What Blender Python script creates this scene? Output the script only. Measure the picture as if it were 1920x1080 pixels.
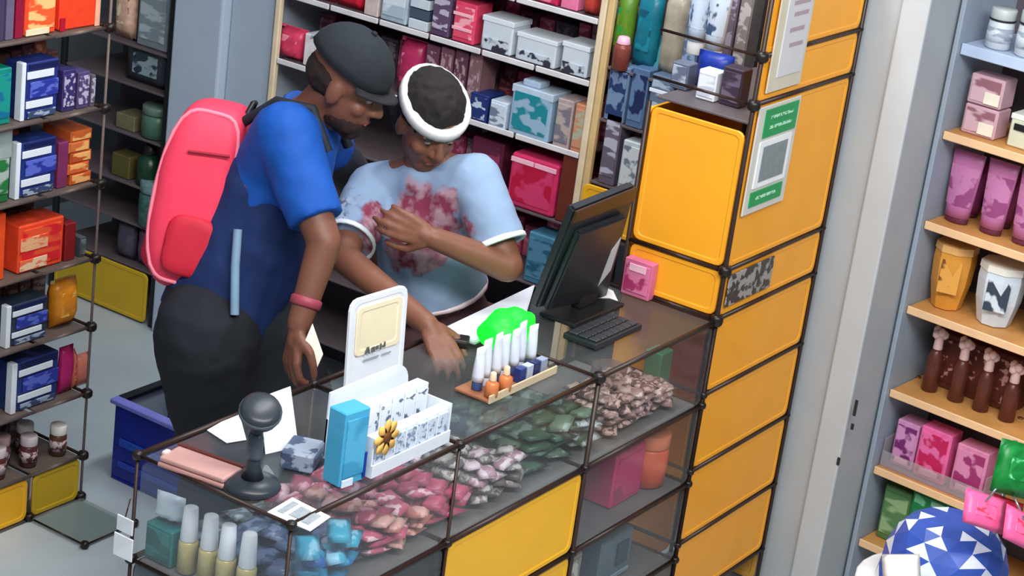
import bpy, bmesh, math, random
from mathutils import Vector, Matrix, noise, Quaternion

for o in list(bpy.data.objects):
    bpy.data.objects.remove(o)
scene = bpy.context.scene
COL = scene.collection

# ------------------------------------------------------------------ camera
FPX, TILT, ROLL, YAW, CAMH = 3936.0, math.radians(20.227), math.radians(7.765), math.radians(58.18), 2.9
_A = Vector((math.cos(YAW), math.sin(YAW), 0)); _B = Vector((-math.sin(YAW), math.cos(YAW), 0))
def _uv(p): return Vector((p.dot(_A), p.dot(_B), p.z))
_fw = Vector((0, math.cos(TILT), -math.sin(TILT))); _r0 = Vector((1, 0, 0)); _u0 = Vector((0, math.sin(TILT), math.cos(TILT)))
CFW = _uv(_fw)
CRT = _uv(_r0 * math.cos(ROLL) + _u0 * math.sin(ROLL))
CUP = _uv(-_r0 * math.sin(ROLL) + _u0 * math.cos(ROLL))
CAM = Vector((0, 0, CAMH))
cd = bpy.data.cameras.new('camera'); cam = bpy.data.objects.new('camera', cd); COL.objects.link(cam)
cd.sensor_width = 36; cd.lens = FPX * 36 / 1920; cd.clip_start = 0.05
cam.matrix_world = Matrix(((CRT.x, CUP.x, -CFW.x, 0), (CRT.y, CUP.y, -CFW.y, 0), (CRT.z, CUP.z, -CFW.z, CAMH), (0, 0, 0, 1)))
scene.camera = cam

# ------------------------------------------------------------------ light and exposure
scene.view_settings.view_transform = 'Standard'; scene.view_settings.look = 'None'
scene.view_settings.exposure = 0.0; scene.view_settings.gamma = 1.0; scene.view_settings.use_curve_mapping = False
w = bpy.data.worlds.new('shop_air'); scene.world = w; w.use_nodes = True
w.node_tree.nodes['Background'].inputs[0].default_value = (0.80, 0.88, 1.0, 1)
w.node_tree.nodes['Background'].inputs[1].default_value = 0.42
def area(name, loc, size, power, color, target):
    l = bpy.data.lights.new(name, 'AREA'); l.shape = 'RECTANGLE'; l.size, l.size_y = size; l.energy = power; l.color = color
    o = bpy.data.objects.new(name, l); COL.objects.link(o); o.location = loc
    o.rotation_euler = (Vector(target) - Vector(loc)).to_track_quat('-Z', 'Y').to_euler()
    return o
area('ceiling_light', (2.2, 1.2, 3.5), (2.4, 0.5), 95, (1.0, 0.97, 0.93), (4.2, 2.4, 0.6))
area('ceiling_light', (4.3, 2.7, 3.5), (2.0, 0.4), 50, (0.94, 0.97, 1.0), (4.3, 2.7, 0))
area('ceiling_light', (3.3, 0.2, 3.3), (1.4, 0.5), 45, (0.95, 0.98, 1.0), (5.3, 2.0, 0.8))

# ------------------------------------------------------------------ pixel helpers (1920x1080 photograph frame)
def ray(x, y): return CFW + CRT * ((x - 960) / FPX) - CUP * ((y - 540) / FPX)
def D(x, y, wd): return CAM + ray(x, y) * wd
def atz(x, y, z): d = ray(x, y); return CAM + d * ((z - CAMH) / d.z)
def atx(x, y, X): d = ray(x, y); return CAM + d * (X / d.x)
def aty(x, y, Y): d = ray(x, y); return CAM + d * (Y / d.y)
def pix(p):
    q = Vector(p) - CAM; k = q.dot(CFW)
    return 960 + FPX * q.dot(CRT) / k, 540 - FPX * q.dot(CUP) / k

# ------------------------------------------------------------------ materials
def lin(c):
    return tuple(((v / 255) / 12.92 if v / 255 <= 0.04045 else ((v / 255 + 0.055) / 1.055) ** 2.4) for v in c)
MATS = {}
def mat(rgb, rough=0.5, metal=0.0, var=0.10, scale=14.0, bump=0.0, spec=0.4, coat=0.0):
    key = (rgb, rough, metal, var, scale, bump, coat)
    if key in MATS: return MATS[key]
    m = bpy.data.materials.new('paint_%02x%02x%02x' % tuple(int(v) for v in rgb)); m.use_nodes = True
    nt = m.node_tree; b = nt.nodes['Principled BSDF']
    c = lin(rgb)
    tc = nt.nodes.new('ShaderNodeTexCoord'); n = nt.nodes.new('ShaderNodeTexNoise'); n.inputs['Scale'].default_value = scale; n.inputs['Detail'].default_value = 4
    nt.links.new(tc.outputs['Object'], n.inputs['Vector'])
    cr = nt.nodes.new('ShaderNodeValToRGB')
    cr.color_ramp.elements[0].position = 0.3; cr.color_ramp.elements[1].position = 0.7
    cr.color_ramp.elements[0].color = (*[v * (1 - var) for v in c], 1); cr.color_ramp.elements[1].color = (*[min(1, v * (1 + var)) for v in c], 1)
    nt.links.new(n.outputs['Fac'], cr.inputs['Fac']); nt.links.new(cr.outputs['Color'], b.inputs['Base Color'])
    b.inputs['Roughness'].default_value = rough; b.inputs['Metallic'].default_value = metal
    b.inputs['Specular IOR Level'].default_value = spec; b.inputs['Coat Weight'].default_value = coat
    if bump:
        bp = nt.nodes.new('ShaderNodeBump'); bp.inputs['Strength'].default_value = bump; bp.inputs['Distance'].default_value = 0.01
        nt.links.new(n.outputs['Fac'], bp.inputs['Height']); nt.links.new(bp.outputs['Normal'], b.inputs['Normal'])
    MATS[key] = m; return m
def printed(base, ink, scale=60.0, sx=0.35, thr=0.52, rough=0.4, ink2=None):
    """flat packaging print: blotchy lines of illegible lettering and pictures in a second colour"""
    key = ('print', base, ink, scale, sx, thr, ink2)
    if key in MATS: return MATS[key]
    m = bpy.data.materials.new('print_%02x%02x%02x' % tuple(int(v) for v in base)); m.use_nodes = True
    nt = m.node_tree; b = nt.nodes['Principled BSDF']; b.inputs['Roughness'].default_value = rough
    tc = nt.nodes.new('ShaderNodeTexCoord'); mp = nt.nodes.new('ShaderNodeMapping'); mp.inputs['Scale'].default_value = (sx, sx, 1.0)
    oi = nt.nodes.new('ShaderNodeObjectInfo'); ad = nt.nodes.new('ShaderNodeVectorMath'); ad.operation = 'ADD'
    nt.links.new(tc.outputs['Object'], mp.inputs['Vector']); nt.links.new(mp.outputs['Vector'], ad.inputs[0]); nt.links.new(oi.outputs['Random'], ad.inputs[1])
    n = nt.nodes.new('ShaderNodeTexNoise'); n.inputs['Scale'].default_value = scale; n.inputs['Detail'].default_value = 2
    nt.links.new(ad.outputs[0], n.inputs['Vector'])
    cr = nt.nodes.new('ShaderNodeValToRGB'); cr.color_ramp.interpolation = 'LINEAR'
    e = cr.color_ramp.elements
    e[0].position = thr - 0.03; e[0].color = (*lin(base), 1); e[1].position = thr + 0.03; e[1].color = (*lin(ink), 1)
    if ink2:
        k = e.new(0.36); k.color = (*lin(base), 1); k = e.new(0.33); k.color = (*lin(ink2), 1)
    nt.links.new(n.outputs['Fac'], cr.inputs['Fac']); nt.links.new(cr.outputs['Color'], b.inputs['Base Color'])
    MATS[key] = m; return m
def glass(tint=(0.93, 0.96, 0.96), gl=0.07, rough=0.08):
    key = ('glass', tint, gl)
    if key in MATS: return MATS[key]
    m = bpy.data.materials.new('clear_plastic'); m.use_nodes = True; nt = m.node_tree
    nt.nodes.remove(nt.nodes['Principled BSDF']); out = nt.nodes['Material Output']
    t = nt.nodes.new('ShaderNodeBsdfTransparent'); t.inputs[0].default_value = (*tint, 1)
    g = nt.nodes.new('ShaderNodeBsdfGlossy'); g.inputs['Roughness'].default_value = rough
    g.inputs['Color'].default_value = (0.9, 0.95, 1, 1)
    df = nt.nodes.new('ShaderNodeBsdfDiffuse'); df.inputs[0].default_value = (0.6, 0.64, 0.66, 1)
    mx = nt.nodes.new('ShaderNodeMixShader'); mx.inputs[0].default_value = 0.04; nt.links.new(t.outputs[0], mx.inputs[1]); nt.links.new(g.outputs[0], mx.inputs[2])
    m2 = nt.nodes.new('ShaderNodeMixShader'); m2.inputs[0].default_value = gl; nt.links.new(mx.outputs[0], m2.inputs[1]); nt.links.new(df.outputs[0], m2.inputs[2])
    nt.links.new(m2.outputs[0], out.inputs['Surface'])
    MATS[key] = m; return m
def emit(rgb, s):
    key = ('emit', rgb, s)
    if key in MATS: return MATS[key]
    m = bpy.data.materials.new('lit'); m.use_nodes = True; b = m.node_tree.nodes['Principled BSDF']
    b.inputs['Base Color'].default_value = (*lin(rgb), 1); b.inputs['Emission Color'].default_value = (*lin(rgb), 1); b.inputs['Emission Strength'].default_value = s
    MATS[key] = m; return m

# ------------------------------------------------------------------ object helpers
def tag(o, label=None, cat=None, group=None, kind=None):
    if label: o['label'] = label
    if cat: o['category'] = cat
    if group: o['group'] = group
    if kind: o['kind'] = kind
    return o
def empty(name, loc=(0, 0, 0), rz=0.0):
    o = bpy.data.objects.new(name, None); COL.objects.link(o); o.location = loc; o.rotation_euler = (0, 0, rz); o.empty_display_size = 0.05
    return o
def link(name, me, m=None, parent=None, loc=None, rot=None):
    o = bpy.data.objects.new(name, me); COL.objects.link(o)
    if m is not None and len(me.materials) == 0: me.materials.append(m)
    if parent is not None: o.parent = parent
    if loc is not None: o.location = loc
    if rot is not None: o.rotation_euler = rot
    return o
def to_mesh(name, bm, smooth=False):
    bmesh.ops.recalc_face_normals(bm, faces=bm.faces)
    me = bpy.data.meshes.new(name); bm.to_mesh(me); bm.free()
    if smooth:
        for p in me.polygons: p.use_smooth = True
    return me
def add_box(bm, c, s, bev=0.0, seg=1, rot=None):
    r = bmesh.ops.create_cube(bm, size=1.0)
    vs = r['verts']
    bmesh.ops.scale(bm, vec=Vector(s), verts=vs)
    if bev > 0:
        es = list({e for v in vs for e in v.link_edges})
        rr = bmesh.ops.bevel(bm, geom=es, offset=min(bev, min(s) * 0.49), segments=seg, affect='EDGES', profile=0.5)
        vs = list({v for f in rr['faces'] for v in f.verts} | {v for v in vs if v.is_valid})
        vs = [v for v in vs if v.is_valid]
    if rot is not None: bmesh.ops.rotate(bm, cent=(0, 0, 0), matrix=rot, verts=vs)
    bmesh.ops.translate(bm, vec=Vector(c), verts=vs)
    return vs
MESHES = {}
def box_mesh(s, bev=0.0, seg=1, c=(0, 0, 0)):
    bm = bmesh.new(); add_box(bm, c, s, bev, seg); return to_mesh('box', bm)
def box(name, lo, hi, m, parent=None, bev=0.0, seg=1):
    lo, hi = Vector(lo), Vector(hi); c = (lo + hi) / 2
    return link(name, box_mesh(hi - lo, bev, seg), m, parent, c)
def lathe_mesh(prof, seg=20, sx=1.0, sy=1.0, smooth=True):
    bm = bmesh.new(); rings = []
    for r, z in prof:
        rings.append([bm.verts.new((r * sx * math.cos(2 * math.pi * k / seg), r * sy * math.sin(2 * math.pi * k / seg), z)) for k in range(seg)])
    for a, b in zip(rings, rings[1:]):
        for k in range(seg): bm.faces.new((a[k], a[(k + 1) % seg], b[(k + 1) % seg], b[k]))
    bm.faces.new(rings[0]); bm.faces.new(rings[-1])
    return to_mesh('lathe', bm, smooth)
def quad_slab(name, pts, t, m, parent=None, up=False):
    """a slab with four front corners (world, counter-clockwise seen from the front) and thickness t behind them"""
    p = [Vector(q) for q in pts]; n = (p[1] - p[0]).cross(p[3] - p[0]).normalized(); c = sum(p, Vector()) / 4
    if up and n.z < 0: p.reverse(); n = -n
    bm = bmesh.new(); a = [bm.verts.new(q - c) for q in p]; b = [bm.verts.new(q - c - n * t) for q in p]
    bm.faces.new(a); bm.faces.new(b[::-1])
    for k in range(4): bm.faces.new((a[k], b[k], b[(k + 1) % 4], a[(k + 1) % 4]))
    bmesh.ops.bevel(bm, geom=list(bm.edges), offset=t * 0.25, segments=2, affect='EDGES')
    o = link(name, to_mesh('slab', bm), m, parent)
    o.location = c if parent is None else c - parent.location
    return o
def tube(name, pts, r, m, parent=None, seg=8):
    cu = bpy.data.curves.new('tube', 'CURVE'); cu.dimensions = '3D'; cu.bevel_depth = r; cu.bevel_resolution = 2; cu.use_fill_caps = True
    s = cu.splines.new('POLY'); s.points.add(len(pts) - 1)
    c = sum((Vector(p) for p in pts), Vector()) / len(pts)
    for k, p in enumerate(pts): s.points[k].co = (*(Vector(p) - c), 1)
    o = bpy.data.objects.new('tmp', cu); COL.objects.link(o)
    me = bpy.data.meshes.new_from_object(o.evaluated_get(bpy.context.evaluated_depsgraph_get()))
    bpy.data.objects.remove(o)
    for p in me.polygons: p.use_smooth = True
    q = link(name, me, m, parent); q.location = c if parent is None else c - parent.location
    return q
def rounded_panel_mesh(w_, h_, t, r=0.02):
    """plastic panel in the xz plane, front at y=0, with rounded corners and a raised rim"""
    bm = bmesh.new()
    def loop(inset, y, rr):
        out = []
        for cx, cz, a0 in ((w_ / 2, h_, 0), (-w_ / 2, h_, 90), (-w_ / 2, 0, 180), (w_ / 2, 0, 270)):
            sx = 1 if cx > 0 else -1; sz = 1 if cz > 0 else -1
            for k in range(4):
                a = math.radians(a0 + 30 * k)
                out.append(bm.verts.new((cx - sx * (inset + rr) + rr * math.cos(a), y, cz - sz * (inset + rr) + rr * math.sin(a))))
        return out
    L = [loop(0, t, r), loop(0, 0.002, r), loop(0.002, 0, r), loop(0.012, 0, r * 0.8), loop(0.015, 0.002, r * 0.8)]
    for a, b in zip(L, L[1:]):
        for k in range(16): bm.faces.new((a[k], a[(k + 1) % 16], b[(k + 1) % 16], b[k]))
    bm.faces.new(L[0]); bm.faces.new(L[-1])
    return to_mesh('panel', bm)
def panel(parent, kind, x, y, z, w_, h_, face, m, name='panel'):
    """face 'y': looks to -Y, 'x': looks to -X"""
    key = ('panel', round(w_, 3), round(h_, 3), m.name)
    if key not in MESHES:
        me = rounded_panel_mesh(w_, h_, 0.006); me.materials.append(m); MESHES[key] = me
    o = link(name, MESHES[key], None, parent); o.location = Vector((x, y, z)) - parent.location
    o.rotation_euler = (0, 0, 0 if face == 'y' else -math.pi / 2)
    return o
BALLM = mat((30, 20, 18), 0.35); RODM = mat((52, 34, 28), 0.4)
def ball(parent, p, r=0.016):
    if 'ball' not in MESHES:
        me = lathe_mesh([(0.3, -0.8), (0.75, -0.7), (1.0, -0.35), (1.0, 0.35), (0.75, 0.7), (0.3, 0.8)], 12); me.materials.append(BALLM); MESHES['ball'] = me
    o = link('connector', MESHES['ball'], None, parent); o.location = Vector(p) - parent.location; o.scale = (r, r, r); return o
def rod(parent, a, b, r=0.006, m=None):
    a, b = Vector(a), Vector(b); L = (b - a).length
    key = ('rod', round(r, 4), m.name if m else '')
    if key not in MESHES:
        me = lathe_mesh([(r, -0.5), (r, 0.5)], 8); me.materials.append(m or RODM); MESHES[key] = me
    o = link('rod', MESHES[key], None, parent); o.location = (a + b) / 2 - parent.location
    o.rotation_euler = (b - a).to_track_quat('Z', 'Y').to_euler(); o.scale = (1, 1, L); return o

# ------------------------------------------------------------------ the setting
floor = box('floor', (1.2, -1.5, -0.05), (8.0, 7.5, 0.0), mat((180, 191, 196), 0.35, 0, 0.06, 5), None); tag(floor, 'pale grey smooth shop floor', 'floor', kind='structure')
wb = box('wall_back', (6.3, -1.5, 0.0), (6.4, 7.5, 3.3), mat((118, 128, 138), 0.8, 0, 0.05), None); tag(wb, 'grey shop wall behind the shelving', 'wall', kind='structure')
wl = box('wall_left', (1.2, 5.9, 0.0), (6.3, 6.0, 3.3), mat((110, 118, 126), 0.8, 0, 0.05), None); tag(wl, 'grey side wall behind the left display', 'wall', kind='structure')

# white pillar to the right of the yellow column
WP = mat((172, 179, 184), 0.55, 0, 0.04, 6)
pil = empty('trim_1', (5.23, 2.35, 0)); tag(pil, 'white painted pillar between yellow column and wooden shelves', 'pillar', kind='structure')
box('pillar_body', (0.0, -0.28, 0), (0.95, 0.13, 3.3), WP, pil, 0.01, 2)
box('pillar_trim', (-0.014, -0.285, 0), (0.0, -0.205, 3.3), mat((188, 194, 198), 0.5, 0, 0.03, 6), pil, 0.005, 2)
for (px_, py_, hh) in ((1604, 765, 0.05), (1598, 800, 0.02), (1572, 865, 0.025)):
    p = atx(px_, py_, 5.215); sc = box_mesh((0.004, 0.010, hh), 0.002); s = link('scuff', sc, mat((40, 42, 46), 0.8), pil); s.location = p - pil.location
# grey pillar behind the backpack
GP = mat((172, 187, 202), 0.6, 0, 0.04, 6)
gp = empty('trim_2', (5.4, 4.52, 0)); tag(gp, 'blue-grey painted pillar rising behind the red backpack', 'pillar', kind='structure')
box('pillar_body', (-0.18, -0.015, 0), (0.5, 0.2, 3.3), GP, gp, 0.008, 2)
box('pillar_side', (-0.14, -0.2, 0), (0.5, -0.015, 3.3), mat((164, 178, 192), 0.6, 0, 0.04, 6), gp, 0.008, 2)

# ------------------------------------------------------------------ fixtures of yellow and clear panels
YEL = mat((250, 168, 38), 0.42, 0, 0.05, 5, coat=0.1); YEL2 = mat((244, 180, 34), 0.42, 0, 0.05, 5); YEL_SHADE = mat((206, 168, 30), 0.5, 0, 0.08, 5)  # third yellow is the panel yellow with shade put into its colour
CLR = glass((0.97, 0.985, 0.985), 0.03); CLR2 = glass((0.95, 0.97, 0.975), 0.04); SHELFM = glass((0.80, 0.84, 0.86), 0.22)
X0, XB1, XB2, XC, XE = 2.92, 3.485, 4.055, 4.63, 5.2
YF, YR = 2.24, 2.65
ZT, ZS = 1.0, 0.76
cnt = empty('display_counter', ((X0 + XC) / 2, (YF + YR) / 2, 0)); tag(cnt, 'long clear-topped sales counter with brown rods and yellow front panels', 'counter')
xs = [X0, XB1, XB2, XC]
LEV = [0.06, 0.30, 0.53, ZS, ZT]
for k in range(3):
    a, b = xs[k], xs[k + 1]
    wid = b - a - 0.02
    o = box('top_panel', (0, 0, 0), (wid, YR - YF - 0.02, 0.006), CLR2, cnt, 0.002); o.location = Vector(((a + b) / 2, (YF + YR) / 2, ZT - 0.004)) - cnt.location
    o = box('shelf_panel', (0, 0, 0), (wid, YR - YF - 0.03, 0.008), mat((108, 104, 104), 0.4), cnt, 0.002); o.location = Vector(((a + b) / 2, (YF + YR) / 2, ZS - 0.004)) - cnt.location
    panel(cnt, 'c', (a + b) / 2, YF, ZS + 0.008, wid, ZT - ZS - 0.02, 'y', CLR)
    for li in range(len(LEV) - 2):
        m = YEL2 if k == 1 else (CLR2 if k == 2 else CLR2)
        panel(cnt, 'f', (a + b) / 2, YF, LEV[li] + 0.008, wid, LEV[li + 1] - LEV[li] - 0.016, 'y', m)
        if k != 1:
            o = box('shelf_panel', (0, 0, 0), (wid, YR - YF - 0.03, 0.008), mat((108, 104, 104), 0.4), cnt, 0.002); o.location = Vector(((a + b) / 2, (YF + YR) / 2, LEV[li] - 0.004)) - cnt.location
    panel(cnt, 'r', (a + b) / 2, YR - 0.006, 0.07, wid, ZS - 0.08, 'y', mat((92, 98, 104), 0.5), 'rear_panel')
for li in range(len(LEV) - 1):
    panel(cnt, 'e', X0, (YF + YR) / 2, LEV[li] + 0.008, YR - YF - 0.02, LEV[li + 1] - LEV[li] - 0.016, 'x', CLR if li == 3 else CLR2)
for z in LEV:
    for y in (YF, YR):
        for k in range(3): rod(cnt, (xs[k], y, z), (xs[k + 1], y, z), 0.0065)
    for x in xs: rod(cnt, (x, YF, z), (x, YR, z), 0.0045)
    for k, x in enumerate(xs):
        ball(cnt, (x, YF, z), 0.017 if z > 0.9 and k > 1 else 0.012); ball(cnt, (x, YR, z), 0.012)
for x in xs:
    for y in (YF, YR): rod(cnt, (x, y, 0), (x, y, ZT), 0.0065 if x > XB1 else 0.004)

# yellow column at the end of the counter
colm = empty('panel_column', ((XC + XE) / 2, 2.385, 0)); tag(colm, 'tall orange-yellow panel column with black ball connectors', 'display column')
CL = [0.13, 0.345, 0.565, 0.79, 1.005, 1.14, 1.585, 1.71, 1.96]
YB = 2.535
for a, b in zip(CL, CL[1:]):
    panel(colm, 'f', (XC + XE) / 2, YF, a + 0.006, XE - XC - 0.022, b - a - 0.012, 'y', YEL)
for a, b in ((1.005, 1.14), (1.14, 1.515)):
    panel(colm, 'l', XC, (YF + YB) / 2, a + 0.006, YB - YF - 0.02, b - a - 0.012, 'x', YEL)
panel(colm, 'b', (XC + XE) / 2, YB, 0.02, XE - XC - 0.02, 1.48, 'y', YEL, 'rear_panel')
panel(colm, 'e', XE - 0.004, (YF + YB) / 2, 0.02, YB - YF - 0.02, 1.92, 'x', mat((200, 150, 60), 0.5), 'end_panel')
for z in CL:
    rod(colm, (XC, YF, z), (XE, YF, z)); rod(colm, (XC, YF, z), (XC, YB, z), 0.004 if z > 1.2 else 0.0055); ball(colm, (XC, YF, z), 0.018 if z > 0.95 else 0.011); ball(colm, (XE, YF, z), 0.008)
for x, y in ((XC, YF), (XE, YF), (XC, YB), (XE, YB)): rod(colm, (x, y, 0), (x, y, 1.96 if y == YF else 1.52), 0.0065)
COLSHELF = 1.535
o = box('shelf_panel', (0, 0, 0), (XE - XC - 0.03, YB - YF - 0.02, 0.008), mat((96, 88, 92), 0.5), colm, 0.002); o.location = Vector(((XC + XE) / 2, (YF + YB) / 2, COLSHELF - 0.004)) - colm.location

# long shelf on the left, facing the aisle
LY, LX1 = 3.945, 4.11
LLEV = [0.145, 0.345, 0.555, 0.765, 0.99, 1.21, 1.44]
lef = empty('panel_shelf', (3.5, LY + 0.15, 0)); tag(lef, 'clear panel shelving at far left with yellow base panels', 'shelf')
lx = [2.95, 3.43, 3.905, LX1]
for k in range(3):
    wid = lx[k + 1] - lx[k] - 0.02; xm = (lx[k] + lx[k + 1]) / 2
    panel(lef, 'f', xm, LY, 0.008, wid, 0.13, 'y', YEL_SHADE if k == 2 else YEL2)
    for z in LLEV:
        o = box('shelf_panel', (0, 0, 0), (wid, 0.30, 0.008), mat((104, 92, 84), 0.45), lef, 0.002); o.location = Vector((xm, LY + 0.155, z - 0.004)) - lef.location
    panel(lef, 'b', xm, LY + 0.31, 0.02, wid, 1.75, 'y', mat((58, 52, 54), 0.6), 'back_panel')
for z in [0.0] + LLEV:
    for k in range(3): rod(lef, (lx[k], LY, z), (lx[k + 1], LY, z), 0.005, mat((120, 104, 98), 0.4))
    rod(lef, (LX1, LY, z), (LX1, LY + 0.31, z), 0.005)
    ball(lef, (LX1, LY, max(z, 0.01)), 0.017)
ball(lef, (3.905, LY, 0.012), 0.015)
for k, x in enumerate(lx):
    if x > 3.5: rod(lef, (x, LY, 0), (x, LY, 0.145 if k < 3 else 1.8), 0.004, mat((120, 104, 98), 0.4))
# low clear cube frame that sticks out from the shelf at floor level
fr = empty('floor_frame', (4.0, 3.83, 0)); tag(fr, 'low clear panel lying on floor with black connectors beside yellow base', 'display panel')
o = box('panel', (-0.095, -0.11, 0.006), (0.105, 0.105, 0.012), glass((0.75, 0.80, 0.78), 0.12), fr, 0.002)
for p in ((3.905, 3.72, 0.012), (4.105, 3.72, 0.012)): ball(fr, p, 0.013)
rod(fr, (3.905, 3.72, 0.01), (3.905, 3.925, 0.01), 0.003); rod(fr, (3.905, 3.72, 0.01), (4.105, 3.72, 0.01), 0.003)

# shelves along the back
BX = 5.25
BLEV = [0.2, 0.43, 0.66, 0.885, 1.11, 1.335, 1.525]
def back_unit(name, y0, y1, levels, label, upr=None, face_mats=None, depth=0.3, lip=None):
    r = empty(name, (BX + depth / 2, (y0 + y1) / 2, 0)); tag(r, label, 'shelf')
    for z in levels:
        o = box('shelf_panel', (0, 0, 0), (depth, y1 - y0 - 0.02, 0.009), mat((96, 84, 88), 0.45), r, 0.002); o.location = Vector((BX + depth / 2, (y0 + y1) / 2, z - 0.0045)) - r.location
        if lip and z in lip:
            n = lip[z]
            for k in range(n):
                a = y0 + 0.01 + (y1 - y0 - 0.02) * k / n; b = y0 + 0.01 + (y1 - y0 - 0.02) * (k + 1) / n
                q = box('price_strip', (0, 0, 0), (0.006, b - a - 0.008, 0.018), mat((216, 214, 218), 0.35), r, 0.002); q.location = Vector((BX - 0.005, (a + b) / 2, z - 0.002)) - r.location
    o = box('back_panel', (0, 0, 0), (0.008, y1 - y0, 1.8), mat((62, 50, 58), 0.6), r); o.location = Vector((BX + depth, (y0 + y1) / 2, 0.9)) - r.location
    for y in (y0, y1):
        o = box('upright', (0, 0, 0), (0.02, 0.022, 1.85), mat((226, 208, 176), 0.45) if upr is None else upr, r, 0.004, 2); o.location = Vector((BX, y, 0.925)) - r.location
    return r
bk = back_unit('wall_shelf', 3.07, 4.29, BLEV, 'long back shelf of pink and white goods behind the two people', lip={1.335: 6, 1.11: 5, 1.525: 4})
bk2 = back_unit('wall_shelf', 2.30, 3.045, [0.2, 0.43, 0.66, 0.885, 1.045, 1.24, 1.40], 'narrow back shelf of blue cartons beside the yellow column', mat((214, 184, 130), 0.45))
panel(bk2, 'y', BX - 0.012, 2.86, 0.90, 0.38, 0.135, 'x', YEL2)
bk3 = back_unit('wall_shelf', 4.745, 5.25, [0.2, 0.36, 0.5, 0.68, 0.86, 1.0], 'dark back shelf between left display and grey pillar with yellow base', mat((24, 26, 30), 0.5))
panel(bk3, 'y', BX - 0.012, 5.0, 0.008, 0.46, 0.185, 'x', YEL_SHADE)

# wooden shelves at the right, turned a little towards the aisle
RS = empty('wooden_shelf', (5.45, 2.05, 0), 0); tag(RS, 'wooden board shelving beside the white pillar at far right', 'shelf')
RYAW = math.radians(-5.0)
RS.rotation_euler = (0, 0, RYAW)
RM = Matrix.Translation(RS.location) @ Matrix.Rotation(RYAW, 4, 'Z')
RN = RM.to_3x3() @ Vector((1, 0, 0))
def atr(x, y, off=0.0):
    d = ray(x, y); p0 = RS.location + RN * off
    return CAM + d * ((p0 - CAM).dot(RN) / d.dot(RN))
WOOD = mat((206, 148, 84), 0.5, 0, 0.16, 9); WOODE = mat((240, 196, 150), 0.45, 0, 0.08, 9); WHB = mat((184, 200, 226), 0.4, 0, 0.04)
RLEV = [0.15, 0.392, 0.642, 0.905, 1.165, 1.432, 1.685]
for z in RLEV:
    top = z == RLEV[-1]
    o = box('shelf_board', (0.006, -0.9, z - 0.018), (0.30, -0.005, z), WHB if top else WOOD, RS, 0.002)
    o = box('shelf_edge', (0, -0.9, z - (0.030 if top else 0.022)), (0.006, -0.005, z + 0.002), WHB if top else WOODE, RS, 0.002)
box('side_panel', (-0.02, -0.003, 0), (0.32, 0.012, 2.1), mat((150, 162, 176), 0.5, 0, 0.04), RS, 0.003)
box('back_panel', (0.30, -0.9, 0), (0.31, -0.003, 2.1), mat((92, 84, 92), 0.6, 0, 0.1, 6), RS)
# dark screw plugs along one board
for px_, py_ in ((1722, 706), (1771, 723), (1819, 743), (1866, 762), (1914, 783)):
    p = RM.inverted() @ atz(px_, py_, 0.645)
    link('screw_plug', lathe_mesh([(0.009, 0), (0.009, 0.003)], 10), mat((120, 72, 34), 0.6), RS, (p.x, p.y, 0.642))

# ------------------------------------------------------------------ goods: builders (front at local y=0, base at z=0, depth along +y)
FACE = {'y': 0.0, 'x': -math.pi / 2, 'r': -math.pi / 2 + RYAW}
def plate(parent, name, x0, x1, z0, z1, m, y=0.0, t=0.003):
    """thin printed plate on the front of a package"""
    return box(name, (x0, y - t, z0), (x1, y + 0.001, z1), m, parent, 0.0008)
def carton(name, loc, face, w_, h_, d, body, label, cat, front=None, bars=(), group=None, lid=None, rz=0.0):
    o = link(name, box_mesh((w_, d, h_), min(w_, d, h_) * 0.05, 1, (0, d / 2, h_ / 2)), body); o.location = loc; o.rotation_euler = (0, 0, FACE[face] + rz)
    tag(o, label, cat, group)
    if front: plate(o, 'label_panel', -w_ * 0.42, w_ * 0.42, h_ * 0.12, h_ * 0.9, front)
    for (a, b, c, d_, m) in bars: plate(o, 'stripe', -w_ / 2 + w_ * a, -w_ / 2 + w_ * b, h_ * c, h_ * d_, m, -0.002)
    if lid: box('lid', (-w_ / 2 - 0.002, -0.002, h_ * 0.86), (w_ / 2 + 0.002, d + 0.002, h_ + 0.003), lid, o, 0.002)
    return o
def jar(name, loc, r, h_, body, lidm, label, cat='jar', group=None, lid_h=0.25, belly=1.0, labelm=None, rz=0.0):
    hb = h_ * (1 - lid_h)
    o = link(name, lathe_mesh([(r * 0.8, 0), (r * 0.95, h_ * 0.03), (r * belly, hb * 0.5), (r * 0.97, hb * 0.92), (r * 0.8, hb)], 18), body)
    o.location = Vector(loc) ; o.rotation_euler = (0, 0, rz); tag(o, label, cat, group)
    link('lid', lathe_mesh([(r * 0.93, hb), (r * 0.97, hb + 0.002), (r * 0.97, h_ - 0.003), (r * 0.9, h_)], 18), lidm, o)
    if labelm: link('label_band', lathe_mesh([(r * belly * 1.012, hb * 0.25), (r * belly * 1.012, hb * 0.75)], 18), labelm, o)
    return o
def bottle(name, loc, r, h_, body, capm, label, cat='bottle', group=None, cap=0.35, labelm=None, neck=0.45):
    hb = h_ * (1 - cap)
    o = link(name, lathe_mesh([(r * 0.85, 0), (r, h_ * 0.02), (r, hb * 0.82), (r * neck * 1.3, hb * 0.95), (r * neck, hb)], 16), body)
    o.location = Vector(loc); tag(o, label, cat, group)
    link('cap', lathe_mesh([(r * neck * 1.15, hb), (r * neck * 1.2, hb + 0.002), (r * neck * 0.95, h_ - 0.002), (r * neck * 0.7, h_)], 14), capm, o)
    if labelm: link('label_band', lathe_mesh([(r * 1.015, hb * 0.2), (r * 1.015, hb * 0.7)], 16), labelm, o)
    return o
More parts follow.
